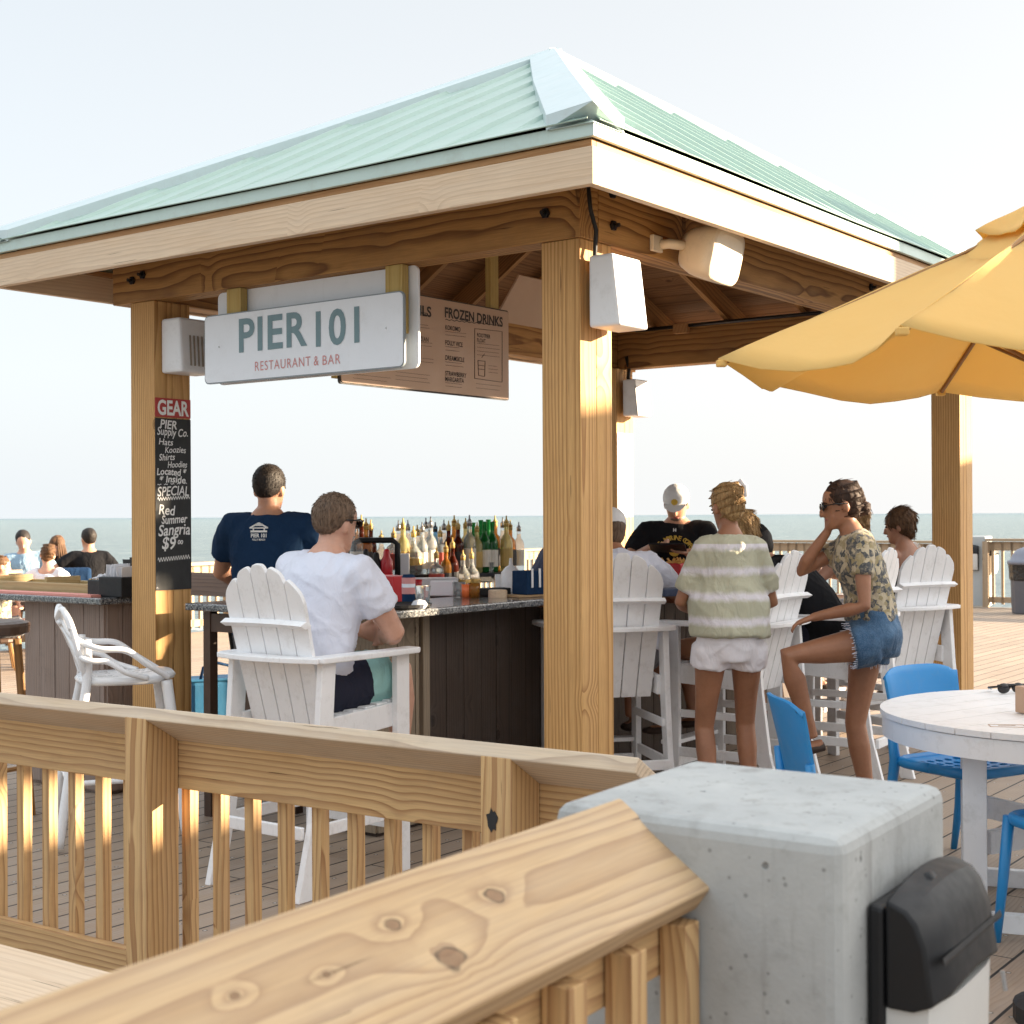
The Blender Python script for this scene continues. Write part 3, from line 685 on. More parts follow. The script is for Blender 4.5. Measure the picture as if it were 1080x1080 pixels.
for t, x, y, sz, w_, bd in (('PIER', 178, 447.5, .062, .11, .022), ('Supply Co.', 182, 457, .058, .2, .014), ('Hats', 175, 466, .046, .09, .008), ('Koozies', 185, 474.5, .046, .135, .008), ('Shirts', 176, 482, .048, .10, .01),
                         ('Hoodies', 187, 490, .046, .125, .01), ('Located *', 181, 497.5, .05, .19, .02), ('* Inside', 182, 505.5, .05, .17, .02), ('SPECIAL', 183, 518, .07, .205, .012), ('Red', 176, 538, .072, .10, .014),
                         ('Summer', 184, 547.5, .062, .165, .018), ('Sangria', 184, 560.5, .082, .205, .016), ('$9', 178, 574.5, .09, .085, .018), ('00', 190, 572, .03, .035, .02)):
    text_mb(t, sz, on_post(x, y), U, (Z+U*.08).normalized(), bold=bd, width=w_, wob=.05, mb=ch, depth=.0022)
def wav(py, amp, th, x0=-.105, x1=.105, dash=False):
    _, z = onB(183, py, pb); n = 60; pts = [PV(.1175+x0+(x1-x0)*i/n, pb-.002, z+amp*math.sin(i*1.35)+.012*i/n) for i in range(n+1)]
    vs = [p+Z*th for p in pts]+[p-Z*th for p in pts]; ch.add(vs, [(i, i+1, n+2+i, n+1+i) for i in range(n) if not dash or i % 12 < 7])
wav(526.5, .007, .0045); wav(590, .009, .0045); wav(511.5, .002, .002, dash=True)
ch.build('chalk_lettering', M['chalk'], g)
MB().tube([on_post(165, 620)-W*.0, on_post(165, 620)-W*.006], .006, 8).build('screw', M['dark_metal'], g)
# faint price list on the far back post
pb3 = BL-.004; g = empty('price_list', PV(AL+.118, pb3, 1.3), 0, 'pale printed price list with a red heading on the far post', 'sign')
_, zt = onB(670, 458, pb3); _, zb = onB(670, 545, pb3)
panel('panel', M['sign_white'], g, PV(AL+.1175, pb3, (zt+zb)/2), U, Z, .22, zt-zb, .004, .003)
s = MB().board(PV(AL+.02, pb3-.004, zt-.045), PV(AL+.215, pb3-.004, zt-.045), .002, .05, up=Z); s.build('heading', M['red_ink'], g)
s = MB()
for i in range(9): z = zt-.11-i*.045; s.board(PV(AL+.03, pb3-.004, z), PV(AL+.12+.08*random.random(), pb3-.004, z), .001, .006)
s.build('print_lines', M['red_ink'], g)

# ================================================================ SPEAKERS
def tapered_speaker(name, base, ax, out, w, d0, d1, h, label, mat):
    """wall speaker: width axis ax, sticking out along out"""
    g = empty(name, base, 0, label, 'speaker', 'white wall speakers on the posts'); s = MB(); ax = V3(ax); out = V3(out); b = V3(base)
    o0 = .03; pr = [(o0, 0), (o0+d0, .0), (o0+d1, h), (o0, h)]
    s.prism([b+out*x+Z*y-ax*w/2 for x, y in pr], ax*w); s.build('cabinet', mat, g, bevel=.012)
    MB().box(b+out*.016+Z*h*.5, w*.45, .026, h*.6, ax=ax, ay=out).build('bracket', mat, g, bevel=.004)
    return g
sp = tapered_speaker('wall_speaker', PV(.125, 0, H+(544-348)/F*5.75), U, -W, .215, .15, .115, .29, 'white box speaker on the corner post facing the sun', M['speaker_white'])
MB().tube([PV(.03, -.02, 2.86), PV(.035, -.03, 2.74), PV(.075, -.03, 2.66), PV(.05, -.04, 2.56), PV(.07, -.03, 2.52)], .009, 8).build('cable', M['black'], sp, smooth=True)
a, z = onB(677, 440, BL)
sp3 = tapered_speaker('wall_speaker', PV(AL+.14, BL, 1.51+(541-438)/F*10.9), U, -W, .2, .14, .11, .28, 'white box speaker high on the far back post with a black cable above', M['speaker_white'])
MB().tube([PV(AL+.1, BL-.03, 2.72), PV(AL+.12, BL-.04, 2.62), PV(AL+.09, BL-.05, 2.56), PV(AL+.13, BL-.05, 2.46)], .014, 8).build('cable', M['black'], sp3, smooth=True)
# left post speaker with slots: box sits on the right face of P2, long side along U
a0, zt = onB(172.5, 336, BL-.03); a1, _ = onB(214, 343, BL-.16); _, zb = onB(172, 390, BL-.16)
base = PV(.06, BL-.02, zb)
g = empty('wall_speaker', base, 0, 'white slotted speaker on the left post beside the PIER 101 sign', 'speaker', 'white wall speakers on the posts')
s = MB(); hh = zt-zb; x0, x1 = a0, a0+.23
pts = [PV(x0, BL-.006, zb), PV(x0, BL-.17, zb+.0), PV(x0+.0, BL-.15, zb+hh), PV(x0, BL-.006, zb+hh)]
s.prism(pts, U*(x1-x0)); s.build('cabinet', M['speaker_white'], g, bevel=.014)
s = MB()
for i in range(7):
    xa = x0+.06+i*.026; s.board(PV(xa, BL-.1705, zb+.035), PV(xa, BL-.1615, zb+hh*.68), .009, .004, up=W)
s.build('slots', M['slot'], g)
# cream flood speaker on the right beam
a, z = onB(738, 268, -.12); base = PV(a, -.004, z)
g = empty('horn_speaker', base, 0, 'cream rounded horn speaker mounted on the right beam', 'speaker')
ce = PV(a, -.15, z); dr = (U*.10-W*.95-Z*.22).normalized(); sx_ = dr.cross(Z).normalized(); sy_ = sx_.cross(dr)
def sq(c, rx, ry, e=.45, n=24):
    out = []
    for k in range(n):
        th = 2*math.pi*k/n; x = math.copysign(abs(math.cos(th))**e, math.cos(th))*rx; y = math.copysign(abs(math.sin(th))**e, math.sin(th))*ry; out.append(c+sx_*x+sy_*y)
    return out
rings = [sq(ce-dr*.10, .045, .045, .8), sq(ce-dr*.085, .09, .08, .7), sq(ce-dr*.03, .135, .105, .6), sq(ce+dr*.05, .165, .118, .5), sq(ce+dr*.10, .168, .12, .45), sq(ce+dr*.106, .163, .114, .45)]
n = 24; s = MB(); s.add([p for r in rings for p in r], [tuple(range(n)), tuple(range(5*n, 6*n))]+[(i*n+k, i*n+(k+1) % n, (i+1)*n+(k+1) % n, (i+1)*n+k) for i in range(5) for k in range(n)])
o = s.build('housing', M['cream'], g); smooth_angle(o, 50)
s = MB(); r1 = sq(ce+dr*.107, .15, .10, .45); r2 = sq(ce+dr*.112, .13, .085, .5); s.add(r1+r2, [tuple(range(n, 2*n))]+[(k, (k+1) % n, n+(k+1) % n, n+k) for k in range(n)]); s.build('grille', M['cream_grille'], g)
MB().tube([PV(a-.16, -.002, z+.03), PV(a-.16, -.06, z+.03), PV(a-.1, -.12, z+.02)], .022, 8).build('bracket', M['cream'], g, smooth=True)
MB().box(PV(a-.19, -.014, z+.03), .08, .02, .07, ax=U, ay=W).build('mount_plate', M['cream'], g, bevel=.004)

# ================================================================ NEAR RAILINGS
r0 = P(0, 742, 4.57); rdir = -RW
def rs(px, off=0):      # distance along the railing for a pixel column, plane offset off along RN
    q = V3((r0.x, r0.y, 0))+RN*off; k = (px-540+0)/F; return (k*q.y-q.x)/(rdir.x-k*rdir.y)
zc0 = r0.z; TL = R(31)
gr = empty('deck_railing', V3((r0.x, r0.y, 0)), 0, 'pine railing with slanted top cap and square balusters crossing in front of the bar', 'railing')
base0 = V3((r0.x, r0.y, 0)); s0 = -1.6; s1 = rs(668)
td = (RN*math.cos(TL)-Z*math.sin(TL)); tn = (RN*math.sin(TL)+Z*math.cos(TL))
cc = base0+Z*zc0+td*.09+tn*.019
MB().board(cc+rdir*s0, cc+rdir*s1, .18, .040, up=tn).build('top_cap', M['rail_edge'], gr, bevel=.004)
DP = .13
posts = [rs(152.5), rs(537.5)]; posts.append(posts[0]-(posts[1]-posts[0]))
for sp_ in posts:
    s = MB(); q = base0+rdir*(sp_-.046); a_ = q+RN*.0; zt0 = zc0+.004; pr = [a_, a_+RN*(DP-.002), a_+RN*(DP-.002)+Z*(zt0-math.tan(TL)*DP-.004), a_+Z*(zt0-.002)]
    off = rdir*.092
    vs = [p-off/2 for p in pr]+[p+off/2 for p in pr]; sd = random.uniform(-9, 9); gs = [(v.z+sd, (v-q).dot(rdir), (v-q).dot(RN)) for v in vs]
    s.add(vs, [(0, 1, 2, 3), (7, 6, 5, 4), (0, 4, 5, 1), (1, 5, 6, 2), (2, 6, 7, 3), (3, 7, 4, 0)], gs); s.build('post', M['rail'], gr, bevel=.003)
allp = sorted(posts)
segs = [(s0, allp[0]-.094), (allp[0]+.002, allp[1]-.094), (allp[1]+.002, allp[2]-.094), (allp[2]+.002, s1)]
zh = zc0-math.tan(TL)*(DP+.004)+.012; hz = .156
hh0 = base0+RN*(DP+.019)+Z*(zh-hz/2)
joints = [s0, posts[0]-.045, posts[1]-.045, s1]
for a_, b_ in zip(joints, joints[1:]):
    MB().board(hh0+rdir*(a_+.001), hh0+rdir*(b_-.001), .038, hz).build('header_board', M['rail'], gr, bevel=.003)
MB().board(base0+RN*(DP+.019)+Z*.12+rdir*s0, base0+RN*(DP+.019)+Z*.12+rdir*s1, .038, .09).build('bottom_rail', M['rail'], gr, bevel=.003)
sb = rs(52, DP+.06); k = -12
while True:
    x = sb+k*.132; k += 1
    if x > s1-.02: break
    if x < s0+.03: continue
    q = base0+RN*(DP+.038+.019)+rdir*x
    MB().board(q+Z*.04, q+Z*(zh-.006), .036, .036, up=RN).build('baluster', M['rail'], gr, bevel=.002)
# a knot hole at the head of the second post
q = base0+rdir*(posts[1]-.046+.0)-RN*.0008
p_ = P(513, 865, (q.y)); p_ = base0+rdir*(posts[1]-.046-.01)-RN*.0012+Z*(zc0-.155)
s = MB(); n = 14; pts = [p_+rdir*(.016*math.cos(2*math.pi*i/n)*(1+.25*math.sin(i*2.3)))+Z*(.026*math.sin(2*math.pi*i/n)*(1+.2*math.cos(i*3.1))) for i in range(n)]
s.prism(pts, -RN*.0008); s.build('knot_hole', M['black'], gr)

# foreground railing running to the concrete pier post
H2 = P(655, 840, 1.807); L2 = P(752, 935, 1.728); wv = (L2-H2); cw = wv.length; wd = wv.normalized(); cn = wd.cross(-RN).normalized()
if cn.z < 0: cn = -cn
gr2 = empty('deck_railing', V3((L2.x, L2.y, 0)), 0, 'foreground pine railing with a broad knotty slanted cap meeting the concrete post', 'railing')
mid = (H2+L2)/2-cn*.019
def cap_xy(px, py):    # place on the slanted cap -> length / width coordinates
    x_, y_ = unroll(px, py); ray = V3(((x_-540)/F, 1, (544-y_)/F)); o_ = V3((0, 0, H)); t_ = (H2-o_).dot(cn)/ray.dot(cn); q_ = o_+ray*t_-mid
    return q_.dot(RN)+2.3, q_.dot(RN.cross(cn).normalized())
KN = [cap_xy(480, 1011)+(.011,), cap_xy(413, 975)+(.0065,), cap_xy(519, 944)+(.0085,), cap_xy(346, 1027)+(.003,), cap_xy(250, 1050)+(.004,)]
M['rail_cap'] = wood('rail_cap_pine', (.62, .41, .20), (.30, .15, .055), rings=110, knot=2.0, grey=.32, greycol=(.52, .43, .33), warp=.034, rough=.5, contrast=1.0, knots=KN)
s = MB(); s.board(mid-RN*2.3, mid+RN*.002, cw, .038, up=cn, seed=(0, 0, .02))
s.build('top_cap', M['rail_cap'], gr2, bevel=.004)
hp = L2-RW*(-.035)+V3((0, 0, 0))
def under(off):   # underside height of the slanted cap, off metres inboard of the low edge
    return L2.z+off*(-wv.z/V3((wv.x, wv.y, 0)).length)-.047
inb = -V3((wd.x, wd.y, 0)).normalized()
hb = V3((L2.x, L2.y, 0))+inb*.068; zt_ = under(.05)-.004
MB().board(hb+Z*(zt_-.045)-RN*2.3, hb+Z*(zt_-.045)-RN*.004, .038, .088).build('header_board', M['rail'], gr2, bevel=.003)
MB().board(hb+Z*.14-RN*2.3, hb+Z*.14-RN*.004, .038, .088).build('bottom_rail', M['rail'], gr2, bevel=.003)
for i in range(16):
    q = V3((L2.x, L2.y, 0))+inb*.029-RN*(.035+i*.132)
    MB().board(q+Z*.05, q+Z*(under(.012)), .036, .036, up=RN).build('baluster', M['rail'], gr2, bevel=.002)

# ================================================================ CONCRETE POST + WALL LIGHT
Fp = V3((.375, 1.63, 0)); BW, BN, BHt = .392, .40, 1.137
def make_block(Fp, label, mat, name='concrete_post', bev=.02):
    s = MB(); s.prism([-RW*0, RW*BW, RW*BW+RN*BN, RN*BN], Z*BHt)
    o = solo(s, name, mat, Fp, label, 'concrete post', 'concrete posts of the pier', bevel=bev); o.modifiers['bevel'].segments = 3; return o
make_block(Fp, 'near grey weathered concrete post where the slanted railing ends', M['concrete'])
s = MB(); s.board(-RN*.004+RW*.0+Z*.02, -RN*.004+Z*(BHt-.03), .01, .01)
def light_fixture(base, out, along, label, sc=1.0, full=True):
    """base: top back corner; along: width direction; out: away from the wall"""
    g = empty('wall_light', base, 0, label, 'wall light', 'black wall lights on the concrete posts'); b = V3(base); w, h, d = .27*sc, .36*sc, .085*sc
    def pt(x, y, z): return b+V3(along)*x+V3(out)*y+Z*z
    # back box
    s = MB(); s.prism([pt(0, .002, 0), pt(0, .022*sc, -.004), pt(0, .022*sc, -h), pt(0, .002, -h)], V3(along)*w); s.build('back_plate', M['black_plastic'], g, bevel=.006*sc)
    # arched hood profile front
    prof = [(.024, .006), (.058, -.004), (.072, -.018), (.084, -.045), (.094, -.112), (.066, -.122), (.024, -.122)]
    s = MB(); vs = []; fs = []; secs = 9
    for i in range(secs):
        u = i/(secs-1); bul = 1-(2*u-1)**6*.16; arch = (1-(2*u-1)**2)*.016
        for y, z in prof: vs.append(pt(w*u, y*sc*(bul if y > .03 else 1), (z+arch)*sc))
    n = len(prof)
    for i in range(secs-1):
        for k in range(n): fs.append((i*n+k, i*n+(k+1) % n, (i+1)*n+(k+1) % n, (i+1)*n+k))
    fs += [tuple(range(n)), tuple((secs-1)*n+k for k in range(n))]
    s.add(vs, fs); o = s.build('hood', M['black_plastic'], g, bevel=.004*sc); smooth_angle(o, 28)
    s = MB(); prof = [(.024, -.123), (.090, -.112), (.084, -.30), (.06, -.35), (.024, -.352)]
    vs = []; fs = []; n = len(prof)
    for i in range(secs):
        u = .03+.94*i/(secs-1); bul = 1-(2*u-1)**4*.2
        for y, z in prof: vs.append(pt(w*u, y*sc*(bul if y > .03 else 1)-.003, z*sc))
    for i in range(secs-1):
        for k in range(n): fs.append((i*n+k, i*n+(k+1) % n, (i+1)*n+(k+1) % n, (i+1)*n+k))
    fs += [tuple(range(n)), tuple((secs-1)*n+k for k in range(n))]
    s.add(vs, fs); o = s.build('lens', M['lens'], g); smooth_angle(o, 30)
    if full:
        MB().tube([pt(w*.40, .036, .002), pt(w*.40, .050, .013)], .012, 10).build('vent_plug', M['black_plastic'], g, smooth=True)
        MB().prism([pt(.012, .0885, -.058), pt(w-.012, .0885, -.058), pt(w-.012, .0905, -.064), pt(.012, .0905, -.064)], Z*.0035).build('hood_lip', M['black_plastic'], g)
        MB().tube([pt(-.006, .03, -.19), pt(.004, .03, -.19)], .026, 18).build('knockout', M['black_plastic'], g, bevel=.002)
        MB().tube([pt(.02, .022, .002), pt(.025, .032, -.006)], .004, 8).build('screw', M['gold'], g)
        MB().tube([pt(w-.01, .09, -.135), pt(w-.01, .094, -.16)], .003, 6).build('latch', M['galv'], g)
    return g
k_ = .077; light_fixture(Fp+RN*k_+Z*1.047, -RW, RN, 'large black wall light with frosted lens on the near concrete post')

# bench board at the lower left
bn = P(0, 992, 3.5)
g = empty('bench', V3((bn.x, bn.y, 0)), 0, 'low pale wooden bench behind the foreground railing cap at lower left', 'bench')
c = bn-RN*.16-Z*.02; MB().board(c-rdir*1.2, c+rdir*.9, .30, .038).build('seat', M['fascia'], g, bevel=.004)
c = bn-RN*.02-Z*.05
for e in (-1.0, .7): MB().board(bn-RN*.16+rdir*e, V3((bn.x, bn.y, 0))-RN*.16+rdir*e-Z*.0, .09, .09, up=RN).build('leg', M['rail'], g, bevel=.003)

# ================================================================ FAR RAILINGS
def far_rail(A, B, label, name='deck_railing', top=.92, mat='old_far', sp=.15):
    d = (B-A); L = d.length; d.normalize(); g = empty(name, A, 0, label, 'railing'); n = d.cross(Z)
    MB().board(A+Z*(top-.02), B+Z*(top-.02), .16, .04).build('top_cap', M[mat], g)
    MB().board(A+Z*(top-.12), B+Z*(top-.12), .04, .14).build('header_board', M[mat], g)
    MB().board(A+Z*.12, B+Z*.12, .04, .09).build('bottom_rail', M[mat], g)
    x = 0
    while x < L: MB().board(A+d*x+n*.05, A+d*x+n*.05+Z*(top-.045), .09, .09, up=n).build('post', M[mat], g); x += 2.4
    k = 0; x = .1; proto = None; rest = MB()
    while x < L:
        q = A+d*x
        if k < 90:
            if proto is None: proto = MB().board(A+Z*.05, A+Z*(top-.05), .04, .04, up=n).build('baluster', M[mat], g); o = proto
            else: o = proto.copy(); COL.objects.link(o); o.parent = g
            o.location = q-A
        else: rest.board(q+Z*.05, q+Z*(top-.05), .04, .04, up=n)
        k += 1; x += sp
    if rest.v: tag(rest.build('balusters', M[mat], g), kind='stuff')
    return g
far_rail(RA-RN*9, CORNER, 'far wooden railing along the sea on the left, behind the seated group')
blk = V3((7.62, 22.9, 0))
far_rail(blk+RW*.42, CORNER, 'far wooden railing behind the bar customers', top=1.06)
far_rail(blk-RW*.02, blk-RW*9, 'sunlit far railing to the right of the distant concrete post', top=1.1, mat='old_far')
make_block(blk-RW*.0, 'distant pale concrete post in the far railing, right of the last timber post', M['far_concrete'])
light_fixture(blk+RN*.06+Z*.98, -RW, RN, 'small black wall light on the right face of the distant concrete post', 1.3, False)
light_fixture(blk+RW*.40+Z*.98-RN*.0, -RN, -RW, 'small black wall light on the left face of the distant concrete post', 1.1, False)
# litter bin
bp = G(1090, 647); g = empty('litter_bin', bp, 0, 'grey litter bin with domed lid and black liner near the far railing', 'bin')
MB().lathe(bp, [(.30, 0), (.31, .02), (.33, .62), (.33, .64)], 24).build('body', M['bin'], g, smooth=False)
MB().lathe(bp, [(.335, .5), (.345, .52), (.35, .66), (.36, .74)], 24).build('liner', M['bin_bag'], g)
MB().lathe(bp, [(.37, .74), (.37, .79), (.33, .80), (.30, .88), (.23, .96), (.1, 1.01), (.02, 1.02)], 24).build('lid', M['bin_lid'], g, smooth=True)

# added wall out of view, shaped to shade the lower half of the scene
g = empty('restaurant_building', V3((12.2, 2, 0)), 0, 'restaurant building on the pier to the right of the picture, outside the frame', 'building')
WINS = []
# ================================================================ TALL WHITE SLATTED CHAIRS
def make_bar_chair():
    g = empty('bar_chair', (0, 0, 0), 0, 'x', 'bar chair', 'tall white slat back bar chairs around the bar')
    w = M['white']
    def B(nm, mb, bev=.004): return mb.build(nm, w, g, bevel=bev)
    def bp(u, v):   # point on the reclined back plane: u across, v metres up the slope
        return V3((u, -.165-.20*v/.75*1.0, .585+.725*v/.75))
    n = V3((0, -.725, -.20)).normalized()
    for i, (x0, x1, top) in enumerate(((-.188, -.208, .665), (-.094, -.104, .73), (0, 0, .757), (.094, .104, .73), (.188, .208, .665))):
        s = MB(); wb, wt = .087, .098; pts = []
        cen = lambda v: x0+(x1-x0)*v/.75
        pts += [(cen(0)-wb/2, 0), (cen(0)+wb/2, 0), (cen(top-.05)+wt/2, top-.12)]
        for k in range(0, 11): u_ = 1-k/5; xx = cen(top)+u_*wt/2; pts.append((xx, .765-2.0*xx*xx-.030*abs(u_)**5))
        pts.append((cen(top-.05)-wt/2, top-.12))
        s.prism([bp(u, v) for u, v in pts], n*.02); B('back_slat', s, .003)
    c = bp(0, .52)+n*.03; s = MB()
    vs = []
    for k in range(9): u = -1+2*k/8; vs.append(bp(u*.265, .52)+n*(.038-.012*(1-u*u)))
    s.tube(vs, .034, 4, flat=.5); B('back_rail', s, .003)
    # seat slats
    for i in range(6): y = -.16+i*.078; MB().board((-.25, y, .685+i*.007), (.25, y, .685+i*.007), .070, .020).build('seat_slat', w, g, bevel=.004)
    for sx in (-1, 1):
        B('side_apron', MB().board((sx*.262, -.24, .645), (sx*.262, .25, .672), .024, .10, up=Z))
        B('front_leg', MB().board((sx*.29, .235, 0), (sx*.29, .235, .925), .035, .085, up=V3((0, 1, 0))))
        s = MB(); prof = [(-.20, .925), (-.285, .925), (-.31, .60), (-.35, .30), (-.43, 0), (-.345, 0), (-.27, .30), (-.225, .60)]
        s.prism([V3((sx*.29-.0175, y, z)) for y, z in prof], V3((.035, 0, 0))); B('rear_leg', s)
        s = MB(); pts = [(.245, -.34), (.345, -.31), (.355, -.1), (.365, .12), (.36, .29), (.345, .315), (.27, .315), (.255, .29), (.262, .1), (.235, -.13), (.235, -.28)]
        s.prism([V3((sx*x, y, .927)) for x, y in pts], V3((0, 0, .024))); B('arm', s, .005)
        B('side_rung', MB().board((sx*.29, -.34, .26), (sx*.29, .20, .26), .022, .05, up=Z))
        B('side_rung', MB().board((sx*.268, -.30, .46), (sx*.268, .2, .46), .022, .04, up=Z))
    s = MB(); out = []; inn = []
    for k in range(11): u = -1+2*k/10; out.append(V3((u*.33, -.335-.055*(1-u*u), .9275))); inn.append(V3((u*.30, -.262-.035*(1-u*u), .9275)))
    s.prism(out+inn[::-1], V3((0, 0, .022))); B('back_arm_rail', s)
    B('foot_rest', MB().board((-.29, .27, .30), (.29, .27, .30), .09, .022))
    B('rear_rung', MB().board((-.27, -.37, .26), (.27, -.37, .26), .022, .05, up=Z))
    B('front_rung', MB().board((-.27, .235, .20), (.27, .235, .20), .022, .05, up=Z))
    B('front_apron', MB().board((-.27, .262, .665), (.27, .262, .665), .022, .09, up=Z))
    return g
chair0 = make_bar_chair()
def face(dx, dy): return math.atan2(-dx, dy)
SEAT = .72
chairs = {}
CH = [('man', (-.815, 6.03), (.58, .81), 'tall white bar chair at the bar corner holding the man in mint shorts'),
      ('cap', (.47, 7.42), (-.22, .97), 'tall white bar chair right of the corner post under the man in a white cap'),
      ('girl', (1.18, 7.62), (-.80, .58), 'tall white bar chair behind the woman in the tie dye shirt'),
      ('blackcap', (1.80, 8.10), (-.84, .54), 'tall white bar chair under the bowed man in black tee and cap'),
      ('boy', (2.34, 8.86), (-.50, .87), 'tall white bar chair beside the right timber post with the short haired sitter'),
      ('far', (2.35, 9.55), (-.80, .60), 'tall white bar chair furthest back, mostly hidden behind the leaning woman')]
for i, (k, (x, y), f, lab) in enumerate(CH):
    o = chair0 if i == 0 else copy_tree(chair0); o.scale = (.87, .96, 1); o.location = (x, y, 0); o.rotation_euler = (0, 0, face(*f)); o['label'] = lab; chairs[k] = o

# ================================================================ LOOPED WHITE STOOL CHAIR
g = empty('loop_chair', (-1.86, 6.75, 0), face(.93, .36), 'glossy white plastic stool chair with looping open back and arms, by the railing', 'stool chair')
def bez(pts, n=10):
    """catmull-rom through points"""
    pts = [V3(p) for p in pts]; q = [pts[0]*2-pts[1]]+pts+[pts[-1]*2-pts[-2]]; out = []
    for i in range(1, len(q)-2):
        for k in range(n):
            t = k/n; a, b, c, d = q[i-1:i+3]
            out.append(.5*((2*b)+(c-a)*t+(2*a-5*b+4*c-d)*t*t+(3*b-3*c+d-a)*t**3))
    out.append(pts[-1]); return out
def lt(name, pts, r): MB().tube([V3(p) for p in bez(pts)], r, 10).build(name, M['plastic_white'], g, world=False, smooth=True)
s = MB(); prof = []
ring = [( .21*math.copysign(abs(math.cos(t))**.7, math.cos(t)), .02+.23*math.copysign(abs(math.sin(t))**.7, math.sin(t))) for t in [2*math.pi*k/28 for k in range(28)]]
s.loft([], 8) if False else None
vs = []
for z, k in ((.735, .86), (.742, .97), (.757, 1.0), (.772, .95), (.768, .6)): vs += [V3((x*k, .02+(y-.02)*k, z+.012*(y > .15))) for x, y in ring]
s.add(vs, [tuple(range(28)), tuple(range(112, 140))]+[(i*28+k, i*28+(k+1) % 28, (i+1)*28+(k+1) % 28, (i+1)*28+k) for i in range(4) for k in range(28)])
s.build('seat', M['plastic_white'], g, world=False, smooth=True)
for sx in (-1, 1):
    lt('leg', [(sx*.17, .19, .75), (sx*.19, .22, .5), (sx*.22, .27, .02)], [.026]*10+[.022]*10+[.018])
    lt('leg', [(sx*.16, -.17, .95), (sx*.165, -.17, .74), (sx*.20, -.24, .4), (sx*.24, -.30, .02)], .022)
    lt('arm_loop', [(sx*.19, .20, .765), (sx*.235, .10, .83), (sx*.235, .0, .90), (sx*.215, -.13, .915), (sx*.14, -.23, .97), (sx*.02, -.27, 1.06)], .0145)
    lt('arm_loop', [(sx*.20, .10, .765), (sx*.235, -.0, .80), (sx*.225, -.08, .85), (sx*.20, -.19, .87), (sx*.08, -.25, .98), (-sx*.06, -.28, 1.03)], .0135)
    lt('back_loop', [(sx*.15, -.17, .77), (sx*.19, -.20, .88), (sx*.17, -.24, 1.03), (sx*.10, -.27, 1.085), (sx*.02, -.25, 1.0), (-sx*.08, -.20, .86), (-sx*.12, -.16, .77)], .0145)
    lt('rung', [(sx*.205, -.24, .30), (sx*.205, .24, .30)], .013)
lt('back_loop', [(-.18, -.235, 1.0), (-.12, -.27, 1.09), (0, -.285, 1.045), (.12, -.27, 1.09), (.18, -.235, 1.0)], .0145)
lt('rung', [(-.2, .24, .34), (.2, .24, .34)], .014); lt('rung', [(-.2, -.25, .30), (.2, -.25, .30)], .013)

# ================================================================ BLUE PLASTIC CHAIRS
def make_blue():
    g = empty('cafe_chair', (0, 0, 0), 0, 'x', 'chair', 'blue plastic chairs around the round table'); m = M['blue']
    # perforated seat: grid of cells with octagonal holes
    s = MB(); N = 8; c = .42/N; th = .012
    def dish(x, y): return .452-.018*(1-(x/.21)**2)*(1-((y)/.21)**2)
    top = []; vs = []; fs = []
    for i in range(N):
        for j in range(N):
            cx = -.21+c*(i+.5); cy = -.21+c*(j+.5); edge = i in (0, N-1) or j in (0, N-1)
            sq_ = [(cx-c/2, cy-c/2), (cx, cy-c/2), (cx+c/2, cy-c/2), (cx+c/2, cy), (cx+c/2, cy+c/2), (cx, cy+c/2), (cx-c/2, cy+c/2), (cx-c/2, cy)]
            k = len(vs); vs += [V3((x, y, dish(x, y))) for x, y in sq_]
            if edge: fs.append(tuple(range(k, k+8)))
            else:
                for a in range(8): th_ = R(225+45*a); x = cx+.31*c*math.cos(th_)*1.15; y = cy+.31*c*math.sin(th_)*1.15; vs.append(V3((x, y, dish(x, y))))
                for a in range(8): fs.append((k+a, k+(a+1) % 8, k+8+(a+1) % 8, k+8+a))
    s.add(vs, fs); o = s.build('seat', m, g, fix=False)
    bm = bmesh.new(); bm.from_mesh(o.data); bmesh.ops.remove_doubles(bm, verts=bm.verts, dist=.0006); bmesh.ops.recalc_face_normals(bm, faces=bm.faces); bm.to_mesh(o.data); bm.free()
    md = o.modifiers.new('t', 'SOLIDIFY'); md.thickness = .014; md.offset = -1
    # skirt frame
    pts = []
    for k in range(33):
        t = 2*math.pi*k/32; pts.append(V3((.218*math.copysign(abs(math.cos(t))**.35, math.cos(t)), .215*math.copysign(abs(math.sin(t))**.35, math.sin(t)), .445)))
    MB().tube(pts, .017, 8, flat=1.3).build('seat_frame', m, g, smooth=True)
    # back shell
    s = MB(); rows, cols = 9, 12; vs = []; fs = []
    for r in range(rows+1):
        v = r/rows
        for q in range(cols+1):
            u = -1+2*q/cols; hw = .205+.018*v-.03*max(0, v-.8)/.2*0
            z = .53+.31*v-(.05*abs(u)**5 if r == rows else .0)*1 - (.0)
            y = -.225-.085*v-.0+.045*u*u*(.4+.6*v)
            vs.append(V3((u*hw, y, z)))
    for r in range(rows):
        for q in range(cols): k = r*(cols+1)+q; fs.append((k, k+1, k+cols+2, k+cols+1))
    s.add(vs, fs); o = s.build('backrest', m, g, smooth=True, fix=False); md = o.modifiers.new('t', 'SOLIDIFY'); md.thickness = .014; md.offset = 0
    b = o.modifiers.new('b', 'BEVEL'); b.width = .005; b.segments = 2; b.limit_method = 'ANGLE'
    for sx in (-1, 1):
        MB().tube([V3((sx*.20, .20, .45)), V3((sx*.21, .225, .2)), V3((sx*.22, .245, 0))], [.021, .018, .014], 8).build('leg', m, g, smooth=True)
        MB().tube([V3((sx*.21, -.235, .62)), V3((sx*.205, -.215, .45)), V3((sx*.215, -.245, .2)), V3((sx*.225, -.285, 0))], [.018, .024, .019, .014], 8).build('leg', m, g, smooth=True)
    return g
bc = make_blue()
